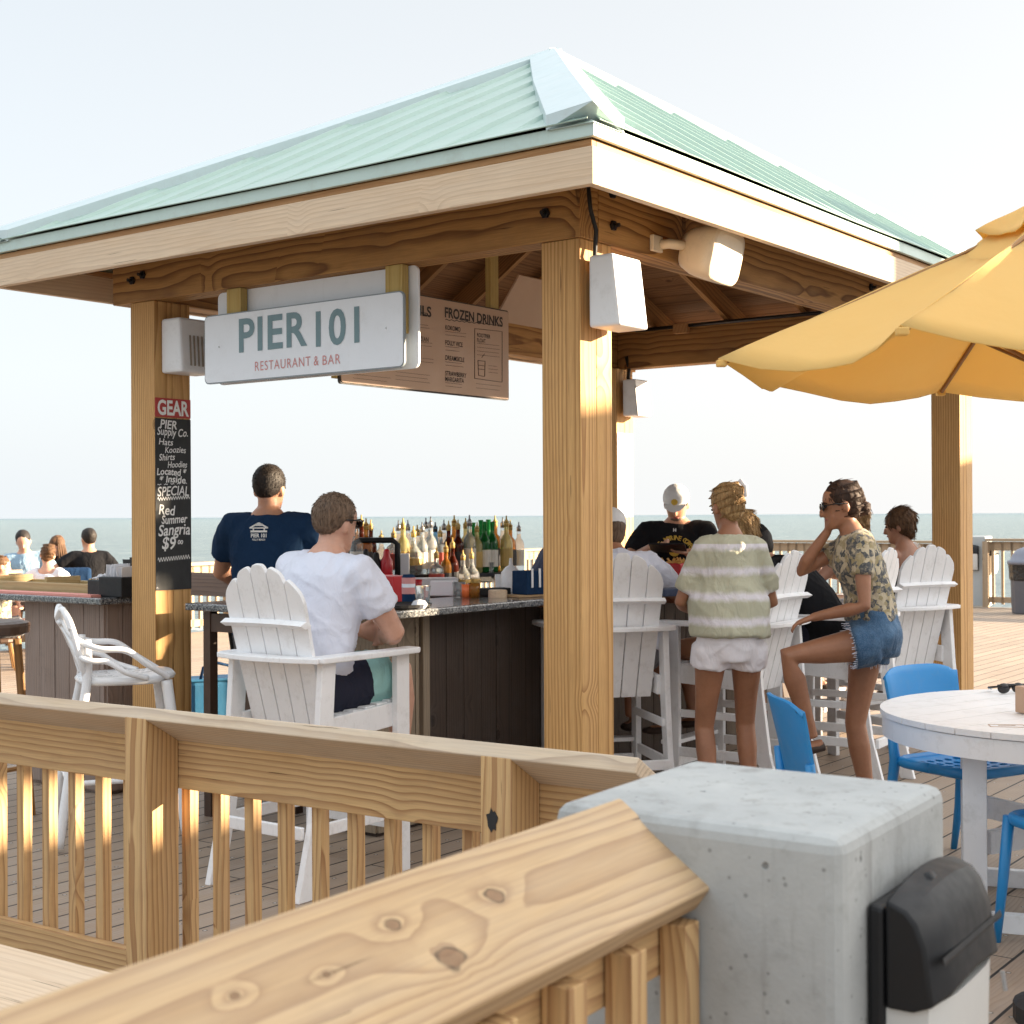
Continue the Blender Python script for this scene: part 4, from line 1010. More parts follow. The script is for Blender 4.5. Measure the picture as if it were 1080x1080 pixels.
BC = [((1.93, 6.05), (.50, -.86), 'blue plastic chair with perforated seat on the far side of the round table'),
      ((1.27, 5.28), (.99, .08), 'blue plastic chair seen from behind, between the leaning woman and the concrete post'),
      ((1.99, 4.86), (-.35, .94), 'blue plastic chair at the right edge in front of the round table')]
for i, ((x, y), f, lab) in enumerate(BC):
    o = bc if i == 0 else copy_tree(bc); o.location = (x, y, 0); o.rotation_euler = (0, 0, face(*f)); o['label'] = lab
bc2 = None

# ================================================================ ROUND TABLE
TC = V3((2.11, 5.42, 0)); TR = .69
g = empty('round_table', TC, 0, 'round white slatted table with a single visible leg and base', 'table')
s = MB(); y = -TR+.0; wv_ = .0
ang = R(36); dx = V3((math.cos(ang), math.sin(ang), 0)); dy = V3((-math.sin(ang), math.cos(ang), 0)); k = -TR; pw = .137
while k < TR-.005:
    a0, a1 = k+.002, min(k+pw-.002, TR-.003); n = 7; pts = []
    for i in range(n): t = a0+(a1-a0)*i/(n-1); pts.append(TC+dy*t+dx*math.sqrt(max(0, TR*TR-t*t)))
    for i in range(n): t = a1-(a1-a0)*i/(n-1); pts.append(TC+dy*t-dx*math.sqrt(max(0, TR*TR-t*t)))
    s.prism([p+Z*.732 for p in pts], Z*.022); k += pw
s.build('table_top', M['white'], g, bevel=.002)
s = MB(); n = 48; vs = []
for r, z in ((TR-.008, .728), (TR-.008, .652), (TR-.035, .652), (TR-.035, .728)):
    vs += [TC+V3((math.cos(2*math.pi*k/n)*r, math.sin(2*math.pi*k/n)*r, z)) for k in range(n)]
s.add(vs, [(i*n+k, i*n+(k+1) % n, ((i+1) % 4)*n+(k+1) % n, ((i+1) % 4)*n+k) for i in range(4) for k in range(n)]); o = s.build('apron', M['white'], g); smooth_angle(o, 30)
lp = [V3((1.685, 5.20, 0)), V3((2.32, 5.0, 0)), V3((2.50, 5.64, 0)), V3((1.88, 5.84, 0))]
for p in lp: MB().board(p+Z*.0, p+Z*.728, .085, .085, up=V3((.9, -.3, 0))).build('leg', M['white'], g, bevel=.004)
for a, b in ((0, 2), (1, 3)): MB().board(lp[a].lerp(lp[b], .07)+Z*(.30+.02*a), lp[a].lerp(lp[b], .93)+Z*(.30+.02*a), .035, .085, up=Z).build('stretcher', M['white'], g, bevel=.003)
for a, b in ((0, 1), (3, 2)): MB().board(lp[a].lerp(lp[b], -.1)+Z*.035+V3((0, -.05, 0)), lp[a].lerp(lp[b], 1.1)+Z*.035+V3((0, -.05, 0)), .04, .07, up=Z).build('foot', M['white'], g, bevel=.003)
# things on the table
q = P(1066, 734, 5.95); q.z = .756
g = empty('sunglasses', q, R(15), 'dark folded sunglasses lying on the round white table', 'sunglasses')
for sx in (-1, 1):
    MB().ell((sx*.034, 0, .022), .030, .012, .022, n=12).build('lens', M['shades'], g, world=False, smooth=True)
    MB().tube([(sx*.062, 0, .03), (sx*.066, .06, .02), (sx*.02, .11, .008)], .005, 6).build('temple', M['shades'], g, world=False, smooth=True)
MB().tube([(-.062, 0, .034), (0, -.002, .036), (.062, 0, .034)], .0055, 6).build('brow_bar', M['shades'], g, world=False, smooth=True)
q = P(1089, 755, 5.35); q.z = .757; s = MB().box((0, 0, .05), .09, .09, .10)
solo(s, 'napkin_box', M['menu'], q, 'small brown square caddy at the right end of the round table', 'caddy', bevel=.004, rz=R(20))
# marking on the table top
q = P(1062, 769, 5.05); s = MB()
for a, b in (((-.06, -.03), (.06, -.03)), ((.06, -.03), (.06, .03)), ((.06, .03), (-.06, .03)), ((-.06, .03), (-.06, -.03)), ((-.03, 0), (.03, .012))):
    s.board(V3((a[0], a[1], .0006)), V3((b[0], b[1], .0006)), .004, .001)
o = solo(s, 'table_sticker', M['menu'], (q.x, 5.05, .7545), 'faint brown outline mark on the near side of the round table top', 'sticker', rz=R(-10))

# ================================================================ YELLOW UMBRELLA
UC = V3((1.635, 4.22, 0)); UR = 1.03; ZE, ZA = 1.965, 2.47
g = empty('patio_umbrella', UC, 0, 'yellow canvas market umbrella with vented top at the right edge', 'umbrella')
ph0 = R(3.0)
def umb_ring(r, z, sag, n=6):
    out = []
    for k in range(8):
        a = ph0+k*math.pi/4; b = a+math.pi/4; p = V3((math.cos(a)*r, math.sin(a)*r, z)); q = V3((math.cos(b)*r, math.sin(b)*r, z))
        for i in range(n): u = i/n; m_ = p.lerp(q, u); sg = 4*u*(1-u); c_ = V3((-m_.x, -m_.y, 0)).normalized(); out.append(UC+m_+c_*(sg*sag*1.0)-Z*(sg*sag*.75))
    return out
def canopy(name, r0_, z0_, r1_, z1_, sag0, sag1, rows=8, flare=0):
    s = MB(); n = 48; vs = []
    for i in range(rows+1):
        t = i/rows; r = r1_+(r0_-r1_)*t; z = z1_+(z0_-z1_)*(t**1.04)
        rr = umb_ring(r, z, sag1+(sag0-sag1)*t)
        vs += [p+Z*(.004*math.sin(j*1.9+t*7)) for j, p in enumerate(rr)]
    s.add(vs, [(i*n+k, i*n+(k+1) % n, (i+1)*n+(k+1) % n, (i+1)*n+k) for i in range(rows) for k in range(n)])
    o = s.build(name, M['canvas'], g, smooth=True); md = o.modifiers.new('t', 'SOLIDIFY'); md.thickness = .003; smooth_angle(o, 25)
canopy('canopy', UR, ZE, .30, 2.275, .085, .03)
canopy('canopy_vent', .385, 2.215, .18, 2.36, .045, .01)
canopy('canopy_cap', .26, 2.345, .02, 2.47, .03, .0)
MB().tube([UC+Z*.05, UC+Z*(ZA+.02)], .02, 12).build('pole', M['hanger'], g, smooth=True)
MB().lathe(UC+Z*(ZA+.03), [(.02, 0), (.028, .02), (.02, .05), (.004, .07)], 12).build('finial', M['hanger'], g, smooth=True)
MB().lathe(UC, [(.15, 0), (.15, .05), (.05, .08), (.04, .3)], 20).build('base', M['black'], g)
for k in range(8):
    a = ph0+k*math.pi/4; e = UC+V3((math.cos(a)*(UR-.01), math.sin(a)*(UR-.01), ZE-.012)); c = UC+Z*(ZA-.06)
    MB().tube([c.lerp(e, .03), e], .008, 6).build('rib', M['rafter'], g)
    hi_ = UC+V3((math.cos(a)*.30, math.sin(a)*.30, 2.279)); MB().tube([hi_.lerp(e+Z*.014, t_/8)+Z*.001*math.sin(t_) for t_ in range(9)], .0035, 5).build('seam', M['canvas'], g, smooth=True)
    MB().tube([UC+Z*(ZE-.05), c.lerp(e, .5)-Z*.01], .006, 6).build('strut', M['rafter'], g)
    MB().box(e, .03, .03, .02).build('rib_pocket', M['canvas'], g, bevel=.004)

# ================================================================ BARS
def plank_face(mb, A, B, z0, z1, n, mat=None, pw=.135, th=.02):
    d = (B-A); L = d.length; d.normalize(); x = 0; k = 0
    while x < L-.01:
        w = min(pw+random.uniform(-.01, .01), L-x); c = A+d*(x+w/2)+n*(random.uniform(0, .003)); mb.board(c+Z*z0, c+Z*z1, w-.005, th, up=n); x += w
bar = empty('bar_counter', PV(.02, 1.09), 0, 'main bar with speckled granite counter and dark stained plank front', 'bar counter')
K0 = (.01, 1.09)
def ctop(mb, poly, z, th=.036): mb.prism([PV(a, b, z) for a, b in poly], Z*th)
s = MB(); rr = .06
ctop(s, [(.01+rr, 1.09), (5.1, 1.09), (5.1, 1.62), (.50, 1.62), (.50, 2.42), (.01, 2.42), (.01, 1.09+rr), (.01+rr*.3, 1.09+rr*.3)], 1.044)
s.build('countertop', M['granite'], bar, bevel=.008)
bo = .24
s = MB(); plank_face(s, PV(bo, 1.09+bo), PV(bo+.30, 1.09+bo), .02, 1.04, -W); s.build('front_planks', M['tan_plank'], bar, bevel=.002)
MB().board(PV(bo+.335, 1.09+bo-.012, .02), PV(bo+.335, 1.09+bo-.012, 1.04), .05, .03, up=W).build('corner_stud', M['tan_plank'], bar, bevel=.003)
s = MB(); plank_face(s, PV(bo+.37, 1.09+bo), PV(5.1, 1.09+bo), .02, 1.04, -W); s.build('front_planks', M['dark_plank'], bar, bevel=.002)
s = MB(); plank_face(s, PV(bo, 1.75), PV(bo, 1.09+bo), .02, 1.04, -U); s.build('side_planks', M['tan_plank'], bar, bevel=.002)
MB().box((PV(bo+.02, 1.34)+PV(5.1, 1.56))/2+Z*.52, 1, 1, 1) if False else None
s = MB(); s.prism([PV(bo+.012, 1.345), PV(5.08, 1.345), PV(5.08, 1.60), PV(bo+.012, 1.60)], Z*1.03); s.build('carcass', M['dark_plank'], bar)
for a, b in ((.12, 2.35), (.12, 2.05), (.42, 2.35), (.42, 2.05)): MB().board(PV(a, b, 0), PV(a, b, 1.04), .05, .05, up=U).build('support_post', M['seat_dark'], bar)
MB().board(PV(.12, 2.38, .98), PV(.12, 1.8, .98), .04, .09, up=Z).build('support_rail', M['seat_dark'], bar)
MB().tube([PV(.2, 2.3, .95), PV(.22, 2.25, .6), PV(.12, 2.3, .3), PV(.3, 2.2, .02)], .01, 6).build('hose', M['black'], bar)
# left bar
lb = empty('side_counter', PV(.03, 3.18), 0, 'left side counter with granite top and weathered plank base', 'bar counter')
s = MB(); ctop(s, [(.03, 3.12), (.50, 3.12), (.50, 3.75), (.50, 3.76), (.50, 6.6), (.03, 6.6)], 1.044); s.build('countertop', M['granite'], lb, bevel=.008)
s = MB(); bA, _ = onA(28, 700, .14); plank_face(s, PV(.14, bA), PV(.14, 3.22), .02, 1.04, -U); s.build('front_planks', M['grey_plank'], lb, bevel=.002)
s = MB(); plank_face(s, PV(.14, 3.22), PV(.44, 3.22), .02, 1.04, -W, pw=.10); s.build('side_planks', M['grey_plank'], lb, bevel=.002)
MB().prism([PV(.155, 3.24), PV(.44, 3.24), PV(.44, bA-.02), PV(.155, bA-.02)], Z*1.03).build('carcass', M['grey_plank'], lb)
# a weathered board joining the counters behind the left post
MB().board(PV(.7, 2.5, 1.13), PV(.7, 3.6, 1.13), .03, .13, up=Z).build('splash_board', M['grey_plank'], lb)

# stool at the left edge
q = P(14, 655, 7.1); g = empty('bar_stool', V3((q.x-.15, q.y, 0)), face(.1, 1), 'wooden bar stool with thick dark round seat cut by the left edge', 'stool')
MB().lathe((0, 0, .90), [(.19, .03), (.22, .04), (.225, .075), (.22, .09), (.19, .10)], 24).build('seat', M['seat_dark'], g, world=False)
for a in (45, 135, 225, 315):
    c, s_ = math.cos(R(a)), math.sin(R(a)); MB().tube([(c*.24, s_*.24, 0), (c*.17, s_*.17, .90)], .022, 8).build('leg', M['rafter'], g, world=False)
MB().tube([V3((.225*math.cos(t), .225*math.sin(t), .28)) for t in [2*math.pi*k/20 for k in range(21)]], .012, 6).build('foot_ring', M['rafter'], g, world=False)
# cooler bag
q = G(226, 758); g = empty('cooler_bag', q, R(25), 'bright blue cooler bag on the deck behind the white chair', 'bag')
MB().box((0, 0, .15), .40, .26, .30).build('body', M['bag_blue'], g, world=False, bevel=.03)
MB().box((0, 0, .305), .41, .27, .02).build('lid', M['bag_blue'], g, world=False, bevel=.008)
MB().tube([(-.13, -.1, .28), (-.11, -.13, .40), (.0, -.13, .43), (.11, -.13, .40), (.13, -.1, .28)], .012, 6).build('strap', M['tee_navy'], g, world=False, smooth=True)

# things on the left counter
CZ = 1.0805
def on_left(px, a): b, _ = onA(px, 632, a); return PV(a, b, CZ)
c0 = on_left(96, .22); c1 = on_left(-60, .22)
g = empty('wooden_tray', (c0+c1)/2, 0, 'long divided wooden tray resting on the left side counter', 'tray')
MB().board(c0+Z*.03, c1+Z*.03, .03, .06, up=Z).build('front_board', M['tray'], g, bevel=.002)
MB().board(c0+U*.26+Z*.03, c1+U*.26+Z*.03, .03, .06, up=Z).build('back_board', M['tray'], g, bevel=.002)
MB().board(c0+U*.13+Z*.006, c1+U*.13+Z*.006, .23, .012, up=Z).build('bottom_board', M['tray'], g)
for t in (.02, .3, .62, .98): p = c0.lerp(c1, t); MB().board(p+U*.015+Z*.045, p+U*.25+Z*.045, .02, .09, up=Z).build('divider', M['tray'], g, bevel=.002)
c = on_left(40, .12); s = MB(); s.board(W*-.55+Z*.006, W*.5+Z*.006, .10, .012, up=Z); solo(s, 'menu_card', M['red_ink'], c, 'reddish menu card lying flat on the left side counter edge', 'menu')
g = empty('napkin_caddy', PV(.25, 3.42, CZ), 0, 'black napkin and straw caddy on the left side counter by the post', 'caddy')
b0, _ = onA(120, 632, .16); q = PV(.2, b0, CZ)
g.location = q
MB().box(q+Z*.055, .13, .20, .11, ax=U, ay=W).build('box', M['black_plastic'], g, bevel=.006)
s = MB(); rn = random.Random(3)
for i in range(7): s.board(q+W*(-.07+i*.022)+Z*.10, q+W*(-.07+i*.022+rn.uniform(-.02, .02))+Z*(.15+rn.random()*.03)+U*rn.uniform(-.02, .02), .09, .004, up=W)
s.build('napkins', M['paper'], g, bevel=.001)
b0, _ = onA(103, 632, .16); q = PV(.2, b0, CZ); g = empty('straw_box', q, 0, 'black box of wrapped straws beside the napkin caddy', 'caddy')
MB().box(q+Z*.045, .12, .13, .09, ax=U, ay=W).build('box', M['black'], g, bevel=.006)
s = MB()
for i in range(14): p = q+W*rn.uniform(-.06, .06)+U*rn.uniform(-.05, .05)+Z*.095; s.tube([p, p+W*rn.uniform(-.05, .05)+U*.05+Z*.02], .005, 5)
s.build('straws', M['paper'], g)
a0, _ = onB(143, 640, 3.20); q = PV(a0+.02, 3.20, CZ); g = empty('cardboard_box', q, 0, 'small open cardboard box holding dark menus beside the left post', 'box')
s = MB(); s.prism([q-U*.06-W*.04, q+U*.06-W*.04, q+U*.075-W*.05+Z*.09, q-U*.07-W*.05+Z*.09], W*.1); s.build('box', M['cardboard'], g, bevel=.002)
for i in range(4): p = q+U*(-.03+i*.028)+W*.02; MB().board(p+Z*.02, p+Z*(.20+.01*i)+U*(.02*i-.02), .10, .004, up=U).build('menu', M['black'], g)

# ================================================================ THINGS ON AND BEHIND THE MAIN BAR
BZT = 1.0805
isl = empty('back_bar', PV(1.5, 2.05), 0, 'two tier back bar shelf unit carrying the bottles in the middle of the bar', 'shelf')
ish = lambda a, b, z: PV(a, b, z)
IA, IB = P(395, 600, 8.35), P(548, 600, 8.9)
idr = V3((IB.x-IA.x, IB.y-IA.y, 0)).normalized(); inn = V3((-idr.y, idr.x, 0)); I0 = V3((IA.x, IA.y, 0)); IL = (V3((IB.x, IB.y, 0))-I0).length
isl.location = I0
for zz, off, dp in ((1.145, .42, .30), (1.02, .16, .26)):
    MB().board(I0-idr*.1+inn*off+Z*(zz-.012), I0+idr*(IL+.15)+inn*off+Z*(zz-.012), dp, .024, up=Z).build('shelf', M['dark_metal'], isl, bevel=.002)
s = MB(); s.prism([I0-idr*.08+inn*.03, I0+idr*(IL+.1)+inn*.03, I0+idr*(IL+.1)+inn*.5, I0-idr*.08+inn*.5], Z*1.0); s.build('cabinet', M['galv'], isl)
PROF = {
 'tall': [(.036, 0), (.038, .01), (.038, .18), (.03, .205), (.015, .225), (.0135, .29), (.016, .292), (.016, .30)],
 'wine': [(.036, 0), (.0375, .01), (.0375, .175), (.034, .20), (.016, .235), (.0135, .25), (.0135, .305), (.0155, .307), (.0155, .315)],
 'square': [(.044, 0), (.046, .008), (.046, .15), (.040, .172), (.016, .19), (.0145, .245), (.017, .247), (.017, .255)],
 'round': [(.040, 0), (.052, .02), (.055, .08), (.048, .13), (.02, .17), (.015, .19), (.0145, .24), (.018, .242), (.018, .25)]}
def make_bottle(shape, gm, lm, cm):
    g = empty('liquor_bottle', (0, 0, 0), 0, 'x', 'bottle', 'bottles on the back bar'); p = PROF[shape]; hh = p[-1][1]
    MB().lathe((0, 0, 0), p, 14).build('glass', M[gm], g, smooth=True)
    r = p[2][0]+.0012; z0 = .035; z1 = min(p[2][1]-.02, .14)
    if shape == 'round': r = .0562; z0, z1 = .055, .095
    MB().lathe((0, 0, 0), [(r, z0), (r, z1)], 14).build('label', M[lm], g, smooth=False)
    if cm: MB().lathe((0, 0, hh), [(.0155, -.03), (.016, 0), (.011, .006), (.005, .014), (.004, .035)], 10).build('pourer', M[cm], g, smooth=True)
    return g
M['capgold'] = M['label_g']
kinds = {
 'clear': (make_bottle('tall', 'g_clear', 'label_w', 'galv'), 'clear bottle with white label and pourer'),
 'clear2': (make_bottle('square', 'g_clear', 'label_r', 'capgold'), 'squat clear bottle with red label'),
 'green': (make_bottle('wine', 'g_green', 'label_w', None), 'green glass bottle with pale label'),
 'dark': (make_bottle('wine', 'g_brown', 'label_b', 'label_g'), 'dark wine coloured bottle with black label'),
 'amber': (make_bottle('tall', 'g_amber', 'label_b', 'label_g'), 'amber whisky bottle with black label'),
 'yellow': (make_bottle('tall', 'g_yellow', 'label_g', 'label_g'), 'pale yellow bottle with gold label'),
 'blue': (make_bottle('tall', 'g_blue', 'label_w', 'label_b'), 'pale blue bottle with white label'),
 'round': (make_bottle('round', 'g_clear', 'label_g', 'capgold'), 'round shouldered clear bottle')}
usedk = {}
def bottle(kind, px, row, D=None):
    proto, lab = kinds[kind]; k = (px-540)/F; off, zz = {'back': (.46, 1.146), 'mid': (.36, 1.146), 'front': (.19, 1.021), 'low': (.11, 1.021)}[row]
    q = I0+inn*off; t = (k*q.y-q.x)/(idr.x-k*idr.y); p = q+idr*t
    n = usedk.get((kind, row), 0); usedk[(kind, row)] = n+1
    o = proto if usedk.get(kind) is None else copy_tree(proto); usedk[kind] = 1
    o.location = (p.x, p.y, zz); o.rotation_euler.z = random.uniform(0, 6); s_ = random.uniform(.95, 1.12); o.scale = (s_, s_, s_)
    bottles.append((px, row, o, lab))
bottles = []
for px, k in ((373, 'amber'), (381, 'dark'), (391, 'dark'), (402, 'round'), (420, 'clear'), (430, 'clear'), (440, 'clear2'), (449, 'clear'), (459, 'blue'), (468, 'clear'), (479, 'amber'), (491, 'yellow'), (499, 'green'),
              (507, 'green'), (515, 'green'), (522, 'amber'), (530, 'clear'), (538, 'amber'), (547, 'clear')): bottle(k, px, 'back')
for px, k in ((376, 'clear'), (386, 'amber'), (415, 'clear2'), (425, 'yellow'), (436, 'round'), (445, 'clear'), (454, 'clear'), (464, 'clear2'), (473, 'dark'), (483, 'dark'), (495, 'clear'), (503, 'yellow'), (511, 'green'), (519, 'green'), (534, 'yellow')): bottle(k, px, 'mid')
for px, k in ((460, 'clear2'), (470, 'amber'), (477, 'dark'), (488, 'round'), (497, 'round')): bottle(k, px, 'front')
rows_ = {'back': 'back bar rear row', 'mid': 'upper shelf front row', 'front': 'lower shelf'}
for row in rows_:
    L_ = sorted([b for b in bottles if b[1] == row], key=lambda b: b[0])
    cnt = {}
    tot = {}
    for b in L_: tot[b[3]] = tot.get(b[3], 0)+1
    ordn = ['first', 'second', 'third', 'fourth', 'fifth', 'sixth', 'seventh', 'eighth']
    for b in L_:
        cnt[b[3]] = cnt.get(b[3], 0)+1
        b[2]['label'] = (ordn[cnt[b[3]]-1]+' ' if tot[b[3]] > 1 else '')+b[3]+(' from left, ' if tot[b[3]] > 1 else ' ')+rows_[row]
# on the counter
def onbar(px, b): a, _ = onB(px, 620, b); return PV(a, b, BZT)
q = onbar(425, 1.24) if False else P(432, 639, 7.0); 
def bar_at(px, py):   # point on the counter top seen at this pixel
    return G(px, py, BZT)
g = None
q = bar_at(431, 637); g = empty('drink_can', q, 0, 'blue and pink patterned drinks can on the granite bar', 'can')
MB().lathe(q, [(.026, 0), (.033, .008), (.033, .13), (.027, .142), (.026, .145)], 18).build('can', M['g_blue'] if False else M['tee_navy'], g, smooth=False)
MB().lathe(q, [(.0336, .05), (.0336, .13)], 18).build('band', M['pink_ink'], g); MB().lathe(q, [(.0338, .082), (.0338, .1)], 18).build('stripe', M['sign_white'], g)
q = bar_at(446, 640); s = MB().lathe((0, 0, 0), [(.028, 0), (.038, .10), (.039, .10)], 18); solo(s, 'plastic_cup', M['g_clear'], q, 'clear plastic cup beside the drinks can on the bar', 'cup')
q = bar_at(412, 634); g = empty('cola_carton', q, face(.7, .7)+0, 'red cola carton with white script on the bar beside the seated man', 'carton')
MB().box((0, 0, .065), .19, .12, .13).build('carton', M['red'], g, world=False, bevel=.004)
text_mb('Coca-Cola', .06, V3((0, -.0605, .07)), V3((1, 0, 0)), (Z+V3((.3, 0, 0))).normalized(), bold=.02, width=.17).build('carton_lettering', M['white_ink'], g, world=False)
q = bar_at(421, 641); g = empty('serving_tray', q, 0, 'black serving tray with a crumpled napkin on the bar', 'tray')
MB().lathe(q, [(.13, 0), (.15, .006), (.155, .02), (.145, .014), (.12, .008)], 26).build('tray', M['black'], g)
s = MB(); s.ell(q+V3((.10, -.09, .02)), .04, .025, .025, n=7, m=4); s.build('napkin', M['paper'], g)
# drink gun / red dispenser cluster
for px, h_, w_, mm, lab in ((386, .24, .03, 'black_plastic', 'black bar caddy bottle behind the seated man'), (397, .22, .035, 'black_plastic', 'black pour container left of the red one'), (408, .24, .035, 'cup_red', 'red pour container behind the cola carton')):
    q = G(px, 622, BZT); s = MB().lathe((0, 0, 0), [(w_, 0), (w_*1.02, h_*.7), (w_*.6, h_*.82), (w_*.5, h_*.95), (w_*.3, h_)], 14); solo(s, 'pour_bottle', M[mm], q, lab, 'bottle', 'pour containers on the bar', smooth=True)
q = G(397, 619, BZT); s = MB().tube([(-.14, 0, .0), (-.14, 0, .26), (-.1, 0, .285), (.10, 0, .285), (.13, 0, .26), (.13, 0, 0)], .018, 8); solo(s, 'caddy_handle', M['black_plastic'], q, 'black looped handle of the caddy over the pour containers', 'handle', smooth=True)
q = G(450, 620, BZT); s = MB().box((0, 0, .03), .36, .16, .06); solo(s, 'paper_stack', M['paper'], q, 'long white paper box on the bar in front of the bottles', 'box', bevel=.004, rz=R(10))
q = G(468, 628, BZT); s = MB().box((0, 0, .04), .13, .09, .08); solo(s, 'paper_stack', M['paper'], q, 'short white card box on the bar nearer the can', 'box', bevel=.004, rz=R(-12))
q = G(425, 618, BZT); s = MB().box((0, 0, .10), .08, .06, .20); solo(s, 'paper_stack', M['paper'], q, 'upright white paper sleeve beside the red container', 'box', bevel=.004)
for px, py, mm, r_, h_, lab in ((484, 630, 'g_clear', .035, .08, 'clear tumbler'), (491, 630, 'orange_juice', .033, .07, 'orange drink in a tumbler'), (500, 630, 'g_amber', .034, .075, 'amber drink in a tumbler'), (441, 622, 'cup_red', .025, .06, 'small red cup behind the can'),
                              (496, 612, 'g_clear', .075, .17, 'wide glass jar on the bar'), (512, 614, 'g_clear', .075, .13, 'clear bowl beside the wide jar')):
    q = G(px, py, BZT); s = MB().lathe((0, 0, 0), [(r_*.85, 0), (r_, h_), (r_*.93, h_), (r_*.8, .008)], 18); solo(s, 'drinking_glass', M[mm], q, lab+' on the granite counter', 'glass', smooth=True)
q = G(539, 624, BZT); g = empty('squeeze_bottle', q, 0, 'white squeeze bottle beside the black bar caddy', 'bottle')
MB().lathe(q, [(.055, 0), (.057, .01), (.055, .11), (.03, .14), (.012, .15), (.008, .19)], 18).build('bottle', M['plastic_white'], g, smooth=True)
q = G(530, 622, BZT); s = MB().lathe((0, 0, 0), [(.04, 0), (.045, .09), (.046, .09)], 18); solo(s, 'plastic_cup', M['plastic_white'], q, 'pale frosted cup left of the squeeze bottle', 'cup')
q = G(525, 630, BZT); s = MB().lathe((0, 0, 0), [(.05, 0), (.05, .035), (.045, .04)], 18); solo(s, 'food_tub', M['fascia'], q, 'low cream tub on the bar near the cutting board', 'tub')
q = G(512, 628, BZT); s = MB().box((0, 0, .02), .26, .10, .04); solo(s, 'bar_mat', M['black'], q, 'black rubber bar mat on the granite counter', 'mat', bevel=.004, rz=R(25))
q = G(558, 629, BZT); g = empty('bar_caddy', q, R(37), 'black bar caddy on a small wooden board beside the corner post', 'caddy')
MB().box((0, 0, .006), .26, .16, .012).build('board', M['cardboard'], g, world=False, bevel=.003)
MB().box((.01, 0, .075), .15, .13, .125).build('box', M['tee_navy'], g, world=False, bevel=.005)
for x in (-.03, .02): MB().board((x, -.068, .05), (x, -.068, .15), .012, .004, up=V3((0, 1, 0))).build('straw', M['plastic_white'], g, world=False)
# basket on the bar right of the corner post
q = G(716, 613, BZT); g = empty('food_basket', q, face(-.8, .6), 'red food basket with fries on the bar in front of the man with the tablet', 'basket')
MB().box((0, 0, .06), .24, .16, .12).build('basket', M['red'], g, world=False, bevel=.012)
s = MB()
for i in range(40): p = V3((rn.uniform(-.1, .1), rn.uniform(-.06, .06), .12)); s.tube([p, p+V3((rn.uniform(-.04, .04), rn.uniform(-.04, .04), rn.uniform(.0, .035)))], .005, 4)
s.build('fries', M['canvas'], g, world=False)
MB().box((0, -.0815, .06), .05, .002, .04).build('basket_label', M['white_ink'], g, world=False)
q = G(712, 628, BZT); s = MB().box((0, 0, .02), .24, .15, .04); solo(s, 'folded_menus', M['tee_slate'], q, 'folded grey cloth and menus under the red basket', 'menus', bevel=.01, rz=R(30))
# ================================================================ PEOPLE
def bone(a, t, l1, l2, pole):
    a = V3(a); t = V3(t); d = t-a; L = d.length; mx = (l1+l2)*.995
    if L > mx: t = a+d*(mx/L); d = t-a; L = mx
    x = (L*L+l1*l1-l2*l2)/(2*L); h = math.sqrt(max(0, l1*l1-x*x)); dn = d.normalized(); p = V3(pole); p = (p-dn*p.dot(dn)).normalized()
    return a+dn*x+p*h, t
def rot(v, ax, deg): return Matrix.Rotation(R(deg), 3, V3(ax)) @ V3(v)
TOR = {'m': [(-.20, .09, .08, 0), (-.12, .155, .11, 0), (0, .168, .118, 0), (.2, .153, .108, 0), (.4, .152, .108, .003), (.6, .165, .116, .008), (.78, .176, .112, .006), (.89, .150, .092, 0), (.96, .098, .072, 0), (1.05, .060, .058, 0)],
       'f': [(-.20, .09, .08, 0), (-.12, .165, .115, -.008), (0, .172, .122, -.012), (.2, .142, .10, 0), (.36, .118, .088, .004), (.55, .130, .100, .012), (.70, .140, .108, .02), (.81, .138, .092, .01), (.90, .112, .075, 0), (.97, .075, .060, 0), (1.05, .050, .05, 0)]}
def wrinkle(me, amp, sc, seed=0):
    new = []
    for v, nn in [(v, v.normal.copy()) for v in me.vertices]:
        c = v.co*sc+V3((seed, seed*2, 0)); c.z *= .7
        q_ = c+V3((noise.noise(c*.7)*1.6, 0, noise.noise(c*.6+V3((9, 1, 4)))*1.6)); rg = 1-abs(noise.noise(V3((q_.x*.8+q_.z*.5, q_.y*.8, q_.z*.9-q_.x*.4))))*2.6; n_ = noise.noise(c)*.8+.4*noise.noise(c*2.3)+.85*max(0, rg)**3*(1 if sc < 20 else 0); new.append(v.co+nn*(amp*n_))
    me.vertices.foreach_set('co', [x for p in new for x in p])
